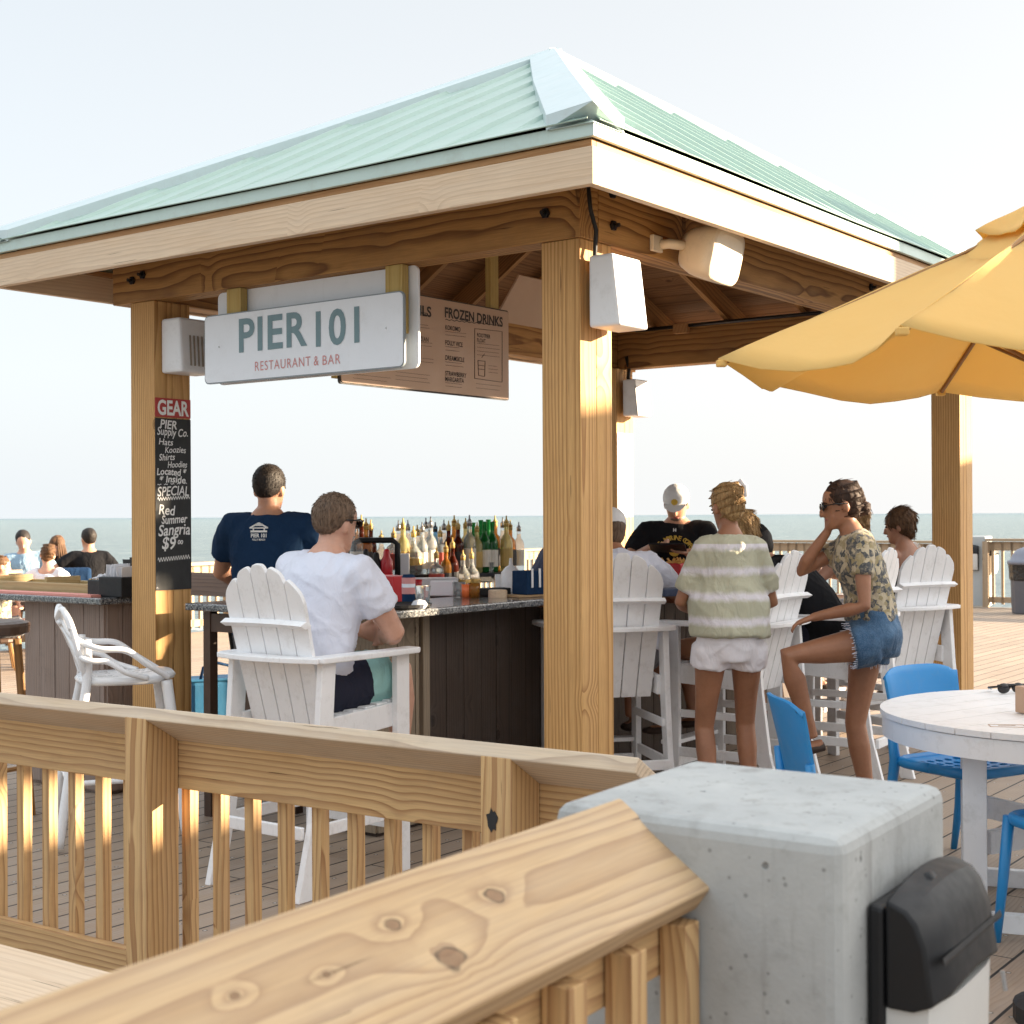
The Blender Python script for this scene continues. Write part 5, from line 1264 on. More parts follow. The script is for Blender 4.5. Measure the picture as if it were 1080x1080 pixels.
def human(loc, rz, label, h=1.75, sex='m', sk='skin_fair', pelvis=(0, 0, None), lean=0, bend=0, side=0, twist=0, head=(0, 0, 0), armR=None, armL=None, legR=None, legL=None,
          top='tee_white', topk={}, bot='grey_shorts', botk={}, hair=('short', 'hair_short'), vox=.008, seat=False, face=True, build=1.0, shoes=True, curl=28):
    k = h/1.75; g = empty('person', loc, rz, label, 'person'); X, Y = V3((1, 0, 0)), V3((0, 1, 0))
    pz = pelvis[2] if pelvis[2] else .93*k; pel = V3((pelvis[0], pelvis[1], pz))
    s1 = rot(rot(Z, X, -lean), Y, side); s2 = rot(s1, X, -bend); r1 = rot(X, Y, side*.3); r2 = rot(rot(X, Z, twist), Y, side*.6)
    T = .525*k
    def sp(t): return pel+s1*(T*min(t, .45))+s2*(T*max(0, t-.45))
    def fr(t):
        u = max(0, min(1, (t-.1)/.7)); r = (r1*(1-u)+r2*u); a = (s1 if t < .45 else s2); r = (r-a*r.dot(a)).normalized(); return r, a.cross(r).normalized()
    nb = sp(1.0)
    hu = rot(rot(Z, X, -head[1]), Y, head[2]); hf = rot(rot(Y, X, -head[1]), Z, head[0]); hu = rot(hu, Z, head[0]); hf = (hf-hu*hf.dot(hu)).normalized(); hr = hf.cross(hu)
    # neck leans with spine but less
    hc = nb+(s2*.55+Z*.45).normalized()*.13*k+hf*.022*k
    sw = (.180 if sex == 'm' else .150)*k*build
    lb = {}
    B = MB(); b_ = build
    B.loft([(sp(t)+fr(t)[1]*(-0)+fr(t)[1]*oy, fr(t)[0], fr(t)[1], rx*k*b_, ry*k*b_) for t, rx, ry, oy in TOR[sex]], 18)
    hd = [(-.118, .026, .03, .052), (-.10, .044, .046, .042), (-.07, .058, .066, .022), (-.03, .068, .085, .006), (.01, .074, .095, 0), (.045, .077, .098, -.004), (.075, .070, .09, -.008), (.10, .052, .068, -.012), (.117, .022, .03, -.014)]
    if sex == 'f': hd = [(z*.95, rx*.92, ry*.95, oy) for z, rx, ry, oy in hd]
    B.loft([(hc+hu*z*k+hf*oy*k, hr, hf, rx*k, ry*k) for z, rx, ry, oy in hd], 18)
    nr = (.056 if sex == 'm' else .045)*k; B.tube([nb-s2*.05, nb+(hc-nb)*.35, hc-hu*.05*k-hf*.012], [nr*1.25, nr, nr*.98], 12)
    B.ell(hc+hf*.098*k-hu*.022*k, .012*k, .016*k, .024*k, hr, hf, hu, 8, 6); B.ell(hc+hf*.105*k-hu*.036*k, .014*k, .013*k, .011*k, hr, hf, hu, 8, 6)
    for e in (-1, 1): B.ell(hc+hr*(e*.077*k)-hu*.012*k-hf*.008*k, .010*k, .020*k, .032*k, (hr+hf*e*.0).normalized(), hf, hu, 8, 6)
    arms = {}
    for e, A in ((1, armR), (-1, armL)):
        r_, f_ = fr(.9); sh = sp(.868 if sex == 'm' else .85)+r_*(e*sw)
        tgt, pole, hand = (A+(None,)*3)[:3] if A else (sh+V3((e*.08, .05, -.52*k)), (e*.3, -1, 0), None)
        pole = pole or (e*.5, -.8, -.3)
        el, wr = bone(sh, tgt, .295*k, .255*k, pole); arms[e] = (sh, el, wr)
        m_ = 1.0 if sex == 'm' else .80
        B.tube([sp(.86)+r_*(e*.10*k), sh, sh.lerp(el, .25), sh.lerp(el, .6), el, el.lerp(wr, .25), el.lerp(wr, .7), wr], [x*k*m_*b_ for x in (.068, .062, .054, .047, .040, .043, .034, .027)], 12)
        fd = (wr-el).normalized(); hdirn = V3(hand[0]).normalized() if hand else fd; pn = V3(hand[1]) if hand and len(hand) > 1 and hand[1] else V3((-e, .15, -.15)); pn = (pn-hdirn*pn.dot(hdirn)).normalized(); sd = hdirn.cross(pn).normalized()*(e)
        # palm, four fingers and a thumb; sd points to the thumb side
        up_ = Z-hdirn*Z.dot(hdirn); 
        if sd.dot(V3((0, 0, 1))+V3((-e*.4, .3, 0))) < 0: sd = -sd
        km = k*(1 if sex == 'm' else .88)
        B.loft([(wr-hdirn*.01, sd, pn, .026*km, .019*km), (wr+hdirn*.03*km, sd, pn, .038*km, .017*km), (wr+hdirn*.07*km, sd, pn, .043*km, .014*km), (wr+hdirn*.092*km, sd, pn, .040*km, .011*km)], 12)
        cu = curl
        for i, (o_, L_) in enumerate(((.031, .070), (.0105, .080), (-.0105, .074), (-.031, .058))):
            p = wr+hdirn*.082*km+sd*(o_*km); d = hdirn+sd*o_*3; d.normalize(); pts = [p]
            for q in range(3): ax = d.cross(pn).normalized(); d = Matrix.Rotation(R(cu*(.6+.4*q)), 3, ax) @ d; p = p+d*(L_*km*(.42, .32, .26)[q]); pts.append(p)
            B.tube(pts, [.0095*km, .0088*km, .0082*km, .0065*km], 7)
        p = wr+hdirn*.022*km+sd*.028*km; d = (hdirn*.75+sd*.75+pn*.25).normalized(); B.tube([p, p+d*.035*km, p+d*.035*km+(hdirn*.85+sd*.35+pn*.3).normalized()*.045*km], [.014*km, .011*km, .008*km], 8)
    legs = {}
    for e, Lg in ((1, legR), (-1, legL)):
        hp = pel+r1*(e*.088*k)-s1*.03*k if lean < 30 else pel+r1*(e*.088*k)
        tgt, pole, toe = (Lg+(None,)*3)[:3] if Lg else ((e*.09*k, 0, .085*k), (e*.1, 1, 0), (e*.15, 1, 0))
        kn, an = bone(hp, tgt, .425*k, .415*k, pole or (e*.1, 1, .2)); legs[e] = (hp, kn, an); m_ = b_*(1 if sex == 'm' else .98)
        toe = V3(toe or (e*.12, 1, -.1)).normalized()
        B.tube([hp, hp.lerp(kn, .25), hp.lerp(kn, .65), kn, kn.lerp(an, .28), kn.lerp(an, .7), an], [x*k*m_ for x in (.092, .084, .064, .053, .056, .040, .034)], 14)
        ft = an-Z*.035*k; B.tube([ft-toe*.055*k, ft+toe*.02*k-Z*.01, ft+toe*.12*k-Z*.018*k, ft+toe*.165*k-Z*.02*k], [.034*k, .040*k, .034*k, .018*k], 10, flat=.72)
        if shoes:
            s = MB(); s.tube([ft-toe*.06*k-Z*.012, ft+toe*.03*k-Z*.018, ft+toe*.12*k-Z*.022*k, ft+toe*.172*k-Z*.022*k], [.037*k, .045*k, .041*k, .024*k], 10, flat=.62)
            s.build('shoe', M['shoe'], g, world=False, smooth=True)
    me = remesh(B, vox, 3, .5); o = link_mesh(me, 'body', M[sk], g)
    # ---- clothes
    ease = topk.get('ease', .016); hem = topk.get('hem', -.10); slv = topk.get('sleeve', .55); flare = topk.get('flare', .012)
    if top:
        S = MB(); rs_ = []
        neck_t = topk.get('neck', .985)
        ts = [hem]+[t for t, *_ in TOR[sex] if t > hem+.04 and t < neck_t-.02]+[neck_t]
        def prof(t):
            L_ = TOR[sex]
            for a, b in zip(L_, L_[1:]):
                if a[0] <= t <= b[0]: u = (t-a[0])/(b[0]-a[0]); return [a[i]+(b[i]-a[i])*u for i in (1, 2, 3)]
            return list(L_[-1][1:])
        cw_ = max(.150, 0) if sex == 'f' else .155
        for t in ts:
            rx, ry, oy = prof(max(t, -.1)); e_ = ease*(1 if t < .85 else (.6 if sex == 'm' else 1.1) if t < .95 else .45)
            if t < .55: rx = max(rx, topk.get('boxy', .13)); ry = max(ry, topk.get('boxy', .13)*.72)
            fl = flare*max(0, (.5-t)); r_, f_ = fr(t); rs_.append((sp(t)+f_*oy, r_, f_, rx*k*b_+e_+fl, ry*k*b_+e_+fl))
        S.loft(rs_, 20)
        if slv > 0:
            for e in (1, -1):
                sh, el, wr = arms[e]; m_ = (.98 if sex == 'm' else .74)*k*b_; r_, _f = fr(.9)
                S.tube([sp(.86)+r_*(e*.09*k), sh-r_*e*.01, sh.lerp(el, .3*slv/.55), sh.lerp(el, slv)], [.078*m_+(.012 if sex == 'f' else 0), .071*m_+(.016 if sex == 'f' else .004), .064*m_+.012, .060*m_+.014], 14)
                if topk.get('long'): S.tube([sh.lerp(el, slv), el, el.lerp(wr, .5)], [.06*m_, .052*m_, .045*m_], 12)
        me = remesh(S, max(.011, vox*1.25), 4, .5); wrinkle(me, topk.get('fold', .007), 8, hash(label) % 50 if False else len(label)); o = link_mesh(me, 'dress' if topk.get('dress') else 'shirt', M[top], g)
    if bot:
        S = MB(); e_ = botk.get('ease', .014); fr_ = botk.get('len', .55); wt = botk.get('waist', .22)
        S.loft([(sp(t)+fr(t)[1]*oy, fr(t)[0], fr(t)[1], rx*k*b_+e_*.8, ry*k*b_+e_*.8) for t, rx, ry, oy in ((-.215, .115, .115, 0), (-.1, *(TOR[sex][1][1:3]), TOR[sex][1][3]), (0, *(TOR[sex][2][1:3]), TOR[sex][2][3]), (wt, TOR[sex][3][1], TOR[sex][3][2], 0))], 18)
        for e in (1, -1):
            hp, kn, an = legs[e]; u = fr_; L_ = [(0, .098), (.25, .092), (.5, .078), (.8, .066), (1.0, .062)]
            pts = []; rr = []
            for i in range(6):
                t = u*i/5 if u <= 1 else i/5; r0_ = .098-.036*t; pts.append(hp.lerp(kn, t)); rr.append(r0_*k*b_+e_*(.8+1.0*i/5)*botk.get('flare', 1))
            S.tube(pts, rr, 14)
            if u > 1: S.tube([kn, kn.lerp(an, u-1)], [.062*k+e_, .05*k+e_*1.4], 12)
        me = remesh(S, max(.010, vox*1.2), 3, .5); wrinkle(me, .005, 10, 3); o = link_mesh(me, 'skirt' if botk.get('skirt') else ('shorts' if fr_ < 1 else 'trousers'), M[bot], g)
    # ---- hair and head wear
    st = hair[0]; hm = M[hair[1]]; hk = k*(1 if sex == 'm' else .95)
    def hp_(x, y, z): return hc+hr*(x*hk)+hf*(y*hk)+hu*(z*hk)
    def cap_shell(grow, back=.012, upz=.036, rz_=.092):
        S = MB(); S.ell(hp_(0, -back, upz), (.080+grow)*hk, (.100+grow)*hk, (rz_+grow)*hk, hr, hf, hu, 20, 12)
        S.ell(hp_(0, -.040, -.002 if st != 'short' else .010), (.070+grow)*hk, (.068+grow)*hk, (.085+grow if st != 'short' else .070)*hk, hr, hf, hu, 18, 10); return S
    if st in ('short', 'bun', 'long', 'pony', 'messy', 'bob'):
        S = cap_shell(.003 if st == 'short' else .002 if st == 'bun' else .009, back=.016)
        if st in ('bun',): S.ell(hp_(*hair[2]), .034, .034, .042, n=12); 
        me = remesh(S, .008, 2); wrinkle(me, .004 if st in ('short', 'bun') else .007, 26, 5); ho = link_mesh(me, 'hair', hm, g)
        if vox < .0115:
            T_ = MB(); rt_ = random.Random(4); vs_ = [(v.co.copy(), v.normal.copy()) for v in me.vertices]; short_ = st == 'short'
            for co_, no_ in rt_.sample(vs_, min(len(vs_), 900 if short_ else 70 if st == 'bun' else 600)):
                if (co_-hc).dot(hf) > .075*hk: continue
                dn_ = (-hu*.8-hf*.5+V3((rt_.uniform(-.3, .3), rt_.uniform(-.3, .3), rt_.uniform(-.2, .2)))).normalized(); dn_ = (dn_-no_*dn_.dot(no_)).normalized()
                L_ = rt_.uniform(.010, .018) if short_ else rt_.uniform(.03, .06); rr0 = .0011 if short_ else .0022; p0 = co_-no_*.002; lift = .5 if short_ else .06 if st == 'bun' else .16
                T_.tube([p0, p0+(dn_+no_*lift)*L_*.5, p0+(dn_+no_*lift*.6)*L_], [rr0, rr0*.9, rr0*.3], 3)
            T_.build('hair_tufts', hm, ho, world=False, smooth=True)
    rr_ = random.Random(len(label))
    def strands(n, fn, r=.007):
        S = MB()
        for i in range(n): S.tube(bez(fn(i/n, rr_), 3), [r]*1+[r*1.1]*0+[r*(1-.75*j/ (3*(len(fn(0, random.Random(1)))-1))) for j in range(3*(len(fn(0, random.Random(1)))-1))], 5)
        S.build('hair_strands', hm, g, world=False, smooth=True)
    if st == 'long':
        Ls = hair[2] if len(hair) > 2 else .38
        def fn(u, q):
            a = R(-125+250*u); x, y = math.sin(a)*.082, -math.cos(a)*.095; o_ = q.uniform(-.012, .012)
            p0 = hp_(x*.6, y*.6-.01, .115); p1 = hp_(x*1.08, y*1.05, .04); p2 = p1-Z*(Ls*.35)+hr*(x*.35+o_)+hf*(y*.25); p3 = p1-Z*(Ls*.72)+hr*(x*.2+o_*2.5)+hf*(y*.3+o_); p4 = p1-Z*(Ls*q.uniform(.85, 1.1))+hr*(x*.1-o_*3)+hf*(y*.3)
            return [p0, p1, p2, p3, p4]
        strands(190, fn, .0060)
    if st in ('bun', 'pony'):
        bx = hair[2]
        def fn(u, q):
            a = 2*math.pi*u*5; z = .1-.2*u; rr = math.sqrt(max(0, 1-(z/.13)**2)); p0 = hp_(math.sin(a)*.086*rr, math.cos(a)*.1*rr-.02 if math.cos(a) < .4 else .05*rr, z+.03)
            e = hp_(*bx); m1 = p0.lerp(e, .45)+(p0-hc).normalized()*.012; return [p0, m1, e+V3((q.uniform(-.02, .02), q.uniform(-.02, .02), q.uniform(-.02, .02)))]
        strands(320, fn, .0020)
        def fb(u, q):
            a = 2*math.pi*u*7; c = hp_(*bx); ax = q.uniform(-1, 1); return [c+V3((math.cos(a)*.026, math.sin(a)*.026, .03*ax)), c+V3((math.cos(a+1)*.036, math.sin(a+1)*.036, .022*ax)), c+V3((math.cos(a+2)*.035, math.sin(a+2)*.035, -.01*ax)), c+V3((math.cos(a+3)*.022, math.sin(a+3)*.022, -.03*ax))]
        strands(80, fb, .0028)
    if st == 'cap' or (len(hair) > 3 and hair[3] == 'cap'):
        cm = M[hair[2]]; back = hair[4] if len(hair) > 4 else 1
        S = cap_shell(.003, back=.018, upz=.02, rz_=.08); me = remesh(S, .009, 2); link_mesh(me, 'hair', hm, g)
        S = MB(); S.loft([(hp_(0, -.008, .022), hr, hf, .088*hk, .108*hk), (hp_(0, -.008, .05), hr, hf, .089*hk, .108*hk), (hp_(0, -.01, .085), hr, hf, .079*hk, .095*hk), (hp_(0, -.012, .112), hr, hf, .055*hk, .068*hk), (hp_(0, -.012, .126), hr, hf, .02*hk, .025*hk)], 22)
        me = remesh(S, .007, 1); cp = link_mesh(me, 'cap', cm, g)
        S = MB(); pts = []; n = 12
        top_ = []; 
        for i in range(n+1): a = math.pi*i/n; top_.append(hp_(math.cos(a)*.072, back*(.075+math.sin(a)*.105), .030+.012*math.sin(a)-.018*math.sin(a)**2))
        S.prism(top_, hu*.006); S.build('brim', cm, cp, world=False, smooth=False)
        MBb = MB(); MBb.lathe((0, 0, 0), [(.008, 0), (.004, .004)], 8)
    if face and vox < .012:
        for e in (-1, 1):
            MB().ell(hc+hr*(e*.031*hk)+hf*(.087*hk)+hu*(.004*hk), .013*hk, .008*hk, .007*hk, hr, hf, hu, 10, 6).build('eye', M['eye'], g, world=False, smooth=True)
            MB().tube([hc+hr*(e*.018*hk)+hf*.094*hk+hu*.022*hk, hc+hr*(e*.034*hk)+hf*.092*hk+hu*.027*hk, hc+hr*(e*.052*hk)+hf*.080*hk+hu*.022*hk], .0035*hk, 6).build('eyebrow', hm, g, world=False, smooth=True)
        MB().ell(hc+hf*.088*hk-hu*.062*hk, .023*hk, .010*hk, .007*hk, hr, hf, hu, 10, 6).build('lips', M['lip'], g, world=False, smooth=True)
    info = dict(g=g, hc=hc, hr=hr, hf=hf, hu=hu, nb=nb, sp=sp, fr=fr, arms=arms, legs=legs, k=k, hp=hp_, r2=r2, s2=s2)
    return info
def lw(loc, rz, p):   # world point -> person frame
    d = V3(p)-V3(loc); return Matrix.Rotation(-rz, 3, 'Z') @ d
def glasses(I, up=0.0, back=0.0, tilt=0):
    g = I['g']; hp_ = I['hp']
    G_ = MB()
    for e in (-1, 1):
        c = hp_(e*.033, .101-back, .004+up); MB().ell(c, .027, .007, .020, I['hr'], I['hf'], I['hu'], 12, 6).build('sunglass_lens', M['shades'], g, world=False, smooth=True)
        G_.tube([hp_(e*.06, .096-back, .012+up), hp_(e*.082, .05-back, .012+up), hp_(e*.086, -.02-back, .004+up)], .0035, 6)
    G_.tube([hp_(-.06, .100-back, .016+up), hp_(0, .108-back, .014+up), hp_(.06, .100-back, .016+up)], .0035, 6)
    G_.build('sunglass_frame', M['shades'], g, world=False, smooth=True)

def seated(loc, f, label, **kw):
    rz = face(*f) if not isinstance(f, (int, float)) else f
    kw.setdefault('pelvis', (0, .01, SEAT+.105)); kw.setdefault('legR', ((.13, .36, .40), (.15, 1, .6), (.1, 1, -.1))); kw.setdefault('legL', ((-.13, .36, .40), (-.15, 1, .6), (-.1, 1, -.1)))
    return human(V3((loc[0], loc[1], 0)), rz, label, **kw)

# --- the man in the white tee on the near chair
I = seated((-.815, 6.03), (.58, .81), 'man in white tee and mint shorts seated on the near white chair', h=1.80, sk='skin_fair', pelvis=(-.03, -.05, SEAT+.105), lean=9, bend=6, side=2, head=(-4, 8, 3), curl=30,
           armR=((.06, .34, .985), (1, -.35, -.5)), armL=((-.10, .36, 1.0), (-1, -.3, -.5)), top='tee_white', topk=dict(ease=.022, hem=.06, sleeve=.62, flare=.03, boxy=.155, fold=.009), bot='mint_shorts', botk=dict(len=.72, ease=.022),
           hair=('short', 'hair_short'), build=1.09, vox=.007)
glasses(I, .012)
# dark side panel of his shorts
hp0, kn0, an0 = I['legs'][1]
S = MB(); S.tube([hp0.lerp(kn0, -.15), hp0.lerp(kn0, .42)], [.139, .131], 16); me = remesh(S, .012, 2); wrinkle(me, .004, 12); link_mesh(me, 'shorts_panel', M['navy_shorts'], I['g'])
# --- bartender in navy, back to camera
lc = V3((-1.33, 7.72, 0)); I = human(lc, face(.12, 1), 'standing bartender in navy tee with a small white pier emblem on the back', h=1.84, sk='skin_mid', lean=2, head=(-8, 10, 0),
           armR=((.16, .36, 1.12), (1, -.5, -.3)), armL=((-.16, .36, 1.12), (-1, -.6, -.3)), top='tee_navy', topk=dict(ease=.02, hem=-.2, sleeve=.62, boxy=.15), bot='grey_shorts', hair=('short', 'hair_black'), build=1.08, vox=.008)
# emblem: little pier pavilion with lettering
c = I['sp'](.80); r_, f_ = I['fr'](.8); e = MB(); oo = c-f_*.152*1.0+r_*(-.005)
rr_ = r_; up = I['s2']
def em(x, y): return oo+rr_*x+up*y
for a, b, w_ in (((-.045, .01), (.045, .01), .010), ((-.05, .028), (0, .055), .008), ((.05, .028), (0, .055), .008), ((-.05, .028), (.05, .028), .006), ((-.03, .028), (-.03, .01), .006), ((.03, .028), (.03, .01), .006), ((-.02, .045), (.02, .045), .012)):
    p, q = em(*a), em(*b); e.board(p, q, w_, .003, up=f_)
text_mb('PIER 101', .028, em(0, -.012), rr_, up, bold=.03, width=.085, mb=e); text_mb('FOLLY BEACH', .014, em(0, -.034), rr_, up, bold=.02, width=.07, mb=e)
e.build('shirt_emblem', M['white_ink'], I['g'], world=False)
# --- bartender beside the corner post
lc = V3((.17, 8.2, 0)); human(lc, face(1, -.3), 'bartender in slate blue tee bending over the bar, half hidden by the corner post', h=1.78, sk='skin_mid', lean=18, bend=14, head=(0, 30, 0),
           armR=((.10, .44, 1.12), (1, -.6, -.2)), armL=((-.16, .42, 1.12), (-1, -.6, -.2)), top='tee_slate', topk=dict(ease=.02, hem=-.2, sleeve=.6, boxy=.15), bot='grey_shorts', hair=('short', 'hair_short'), vox=.009)
# --- white cap man
I = seated((.60, 7.45), (-.20, .95), 'man in white tee and white cap seated behind the corner post', h=1.80, sk='skin_tan', lean=24, bend=8, head=(10, 5, 0), armR=((.20, .50, 1.10), (1, -.6, -.3)), armL=((-.18, .5, 1.10), (-1, -.6, -.3)),
           top='tee_white', topk=dict(ease=.02, hem=-.1, sleeve=.62, boxy=.15), bot='grey_shorts', botk=dict(len=.7), hair=('cap', 'hair_short', 'cap_white', 'cap', 1), build=1.06)
# --- man in marine corps tee with a tablet
lc = V3((1.10, 9.50, 0)); rz = face(-.22, -1)
I = human(lc, rz, 'bearded man in black tee and white cap standing behind the bar reading a tablet', h=1.76, sk='skin_mid', lean=0, head=(0, 26, 0), armR=((.13, .30, 1.30), (1, -.4, -.8), ((-.75, .55, .1), (.1, .2, 1))), armL=((-.10, .33, 1.27), (-1, -.4, -.8), ((.9, .35, .1), (-.1, .2, 1))),
           top='tee_black', topk=dict(ease=.02, hem=-.25, sleeve=.62, boxy=.155), bot='grey_shorts', hair=('cap', 'hair_black', 'cap_white', 'cap', 1), build=1.12, vox=.008)
S = MB(); hp_ = I['hp']; S.ell(hp_(0, .055, -.088), .052, .045, .038, I['hr'], I['hf'], I['hu'], 14, 8); S.build('beard', M['hair_short'], I['g'], world=False, smooth=True)
MB().lathe((0, 0, 0), [(.001, 0), (.001, .001)], 3) if False else None
S = MB(); c = hp_(0, .104, .062); S.tube([c, c+I['hf']*.004], .022, 14); S.build('cap_emblem', M['gold_ink'], I['g'], world=False)
ink = MB(); r_, f_ = I['fr'](.75); up = I['s2']; cc_ = I['sp'](.70)+f_*.158
arc = 'U.S. MARINE CORPS'
for i, chh in enumerate(arc):
    if chh == ' ': continue
    a = R(75-150*i/(len(arc)-1)); p = cc_+(-r_)*(math.sin(-a)*.115)*-1*-1+up*(math.cos(a)*.085-.02)
    p = cc_-r_*(-math.sin(a)*.115)*1+up*(math.cos(a)*.085-.03)
    rt = (-r_*math.cos(a)*1+up*math.sin(a)).normalized(); ut = (up*math.cos(a)+r_*math.sin(a)).normalized()
    text_mb(chh, .042, p+f_*.0, rt, ut, bold=.03, mb=ink)
ink.tube([cc_-up*.03, cc_-up*.03+f_*.004], .038, 18); ink.build('shirt_lettering', M['gold_ink'], I['g'], world=False)
S = MB(); text_mb('H', .03, I['sp'](.9)+f_*.135, -r_, up, bold=.04, mb=S); S.build('collar_mark', M['white_ink'], I['g'], world=False)
tm = (V3(I['arms'][1][2])+V3(I['arms'][-1][2]))/2+V3((0, .10, .015)); Mz = Matrix.Rotation(rz, 3, 'Z'); tw = lc+Mz @ tm
g = empty('tablet', tw, rz, 'dark tablet held in both hands by the bearded man', 'tablet')
MB().board((-.115, 0, 0), (.115, 0, 0), .17, .010, up=V3((0, -.35, 1))).build('body', M['black_plastic'], g, world=False, bevel=.003)
MB().board((-.105, -.0018, .0056), (.105, -.0018, .0056), .15, .001, up=V3((0, -.35, 1))).build('screen', M['shades'], g, world=False)
# --- tie dye woman
lc = V3((1.045, 6.86, 0)); rz = face(-.12, .99)
I = human(lc, rz, 'standing woman in sage tie dye tee and pale shorts with clipped up blond hair', h=1.715, sex='f', sk='skin_tan', lean=2, side=1, head=(18, 12, -3), armR=((.12, .28, 1.03), (.6, -.6, -.5)), armL=((-.12, .28, 1.03), (-.6, -.6, -.5)),
           legR=((.12, .06, .085), (.1, 1, 0)), legL=((-.10, -.02, .085), (-.1, 1, 0)), top='tiedye', topk=dict(ease=.028, hem=.02, sleeve=.78, boxy=.185, flare=.01, fold=.010, neck=.97), bot='pink_shorts', botk=dict(len=.25, ease=.009, flare=1.3, waist=.16),
           hair=('bun', 'hair_blond', (0, -.105, .055)), vox=.007, build=.93)
MB().tube([I['hp'](.01, -.135, .11), I['hp'](.03, -.155, .07), I['hp'](.02, -.15, .02)], .011, 8).build('hair_clip', M['plastic_white'], I['g'], world=False, smooth=True)
# --- leaning woman with her foot up
lc = V3((1.73, 6.86, 0)); rz = face(-1, .06)
I = human(lc, rz, 'woman in printed blouse, denim shorts and sunglasses leaning with one foot on a chair rung', h=1.72, sex='f', sk='skin_tan', pelvis=(0, 0, .93), lean=2, bend=16, head=(0, 10, 0),
          armR=((.02, .20, 1.43), (.6, .3, -1), ((-.1, .1, 1), (0, -1, .2))), armL=((-.13, .30, 1.02), (-.5, -1, -.2), ((.1, .9, -.35), (0, -.1, -1))),
          legL=((-.08, .30, .44), (-.05, 1, .9), (-.05, 1, -.15)), legR=((.08, .00, .085), (.1, 1, 0)), top='floral', topk=dict(ease=.016, hem=.13, sleeve=.50, boxy=.135, fold=.008), bot='denim', botk=dict(len=.27, ease=.018, flare=1.0, waist=.26),
          hair=('bun', 'hair_brown', (0, -.105, -.035)), vox=.007)
glasses(I)
S = MB(); rq = random.Random(9)
for e in (1, -1):
    hp0, kn0, an0 = I['legs'][e]; d = (kn0-hp0).normalized(); a_ = d.orthogonal().normalized(); b_ = d.cross(a_)
    for i in range(60): t = 2*math.pi*i/60; rr = .106; p = hp0.lerp(kn0, .265)+(a_*math.cos(t)+b_*math.sin(t))*rr; S.tube([p-d*.01, p+d*rq.uniform(.008, .03)+V3((rq.uniform(-.006, .006),)*3)], .0016, 3)
S.build('frayed_hem', M['tee_white'], I['g'], world=False)
MB().tube([I['hp'](.07, .0, -.035), I['hp'](.072, .0, -.05)], .005, 6).build('earring', M['gold'], I['g'], world=False)
# --- girl with wavy blond hair on the chair behind
seated((1.22, 7.60), (-.80, .58), 'seated girl with wavy blond hair, hidden behind the tie dye woman, one hand raised', h=1.62, sex='f', sk='skin_tan', pelvis=(0, .05, SEAT+.105), lean=-5, bend=-3, head=(0, 18, 10), armR=((.10, .10, 1.36), (1, .2, -.6), ((0, .1, 1), (1, 0, 0))), armL=((-.12, .4, 1.08), (-1, -.5, -.3)),
       top='tee_black', bot='navy_shorts', botk=dict(len=.3), hair=('long', 'hair_blond', .34), vox=.009, curl=6)
# --- man in black tee and cap bowed forward
seated((1.80, 8.10), (-.84, .54), 'man in black tee and black cap bowed forward over the bar', h=1.80, sk='skin_mid', lean=30, bend=22, head=(0, 30, 0), armR=((.14, .55, 1.10), (1, -.6, -.3)), armL=((-.14, .55, 1.10), (-1, -.6, -.3)),
       top='tee_black', topk=dict(ease=.024, hem=-.1, sleeve=.62, boxy=.155), bot='navy_shorts', botk=dict(len=.75), hair=('cap', 'hair_black', 'cap_black', 'cap', 1), build=1.08, vox=.009)
# --- person in black behind the leaning woman
seated((2.42, 9.42), (-.80, .60), 'seated person in black tee mostly hidden behind the leaning woman', h=1.72, sk='skin_fair', lean=14, head=(-10, 10, 0), armR=((.14, .45, 1.10), (1, -.6, -.3)), armL=((-.14, .45, 1.10), (-1, -.6, -.3)),
       top='tee_black', bot='navy_shorts', botk=dict(len=.75), hair=('messy', 'hair_blond'), vox=.010)
# --- short haired sitter in a dark tank top
seated((2.52, 8.86), (-.45, .90), 'sitter with short tousled hair and bare tanned shoulders on the right white chair', h=1.66, sex='f', sk='skin_brown', lean=8, bend=6, head=(38, 8, 0), armR=((.10, .46, 1.12), (1, -.5, -.3)), armL=((-.26, .34, 1.14), (-1, -.5, -.2)),
       top='tee_black', topk=dict(sleeve=0, neck=.70), bot='navy_shorts', botk=dict(len=.5), hair=('messy', 'hair_mid'), vox=.009)
# --- the group by the far rail
def far_p(px, D, f, ztop, label, **kw):
    x = (px-540)/F*D; kk = kw.get('h', 1.7)/1.75; pz = ztop-(.525+.265)*kk; kw.setdefault('pelvis', (0, 0, pz)); sz = pz-.10
    q = V3((x, D, 0)); rz = face(*f)
    g = empty('stool', q, rz, 'low stool under the '+label.split(',')[0], 'stool'); MB().lathe((0, 0, sz-.05), [(.17, 0), (.18, .01), (.18, .035), (.16, .045)], 16).build('seat', M['seat_dark'], g, world=False)
    for a in (45, 135, 225, 315): c, s_ = math.cos(R(a)), math.sin(R(a)); MB().tube([(c*.2, s_*.2, 0), (c*.13, s_*.13, sz-.05)], .016, 6).build('leg', M['rafter'], g, world=False)
    fz = max(.09, sz-.42)
    kw.setdefault('legR', ((.12, .36, fz), (.1, 1, .6), (.1, 1, -.1))); kw.setdefault('legL', ((-.12, .36, fz), (-.1, 1, .6), (-.1, 1, -.1)))
    return human(q, rz, label, vox=.012, **kw)
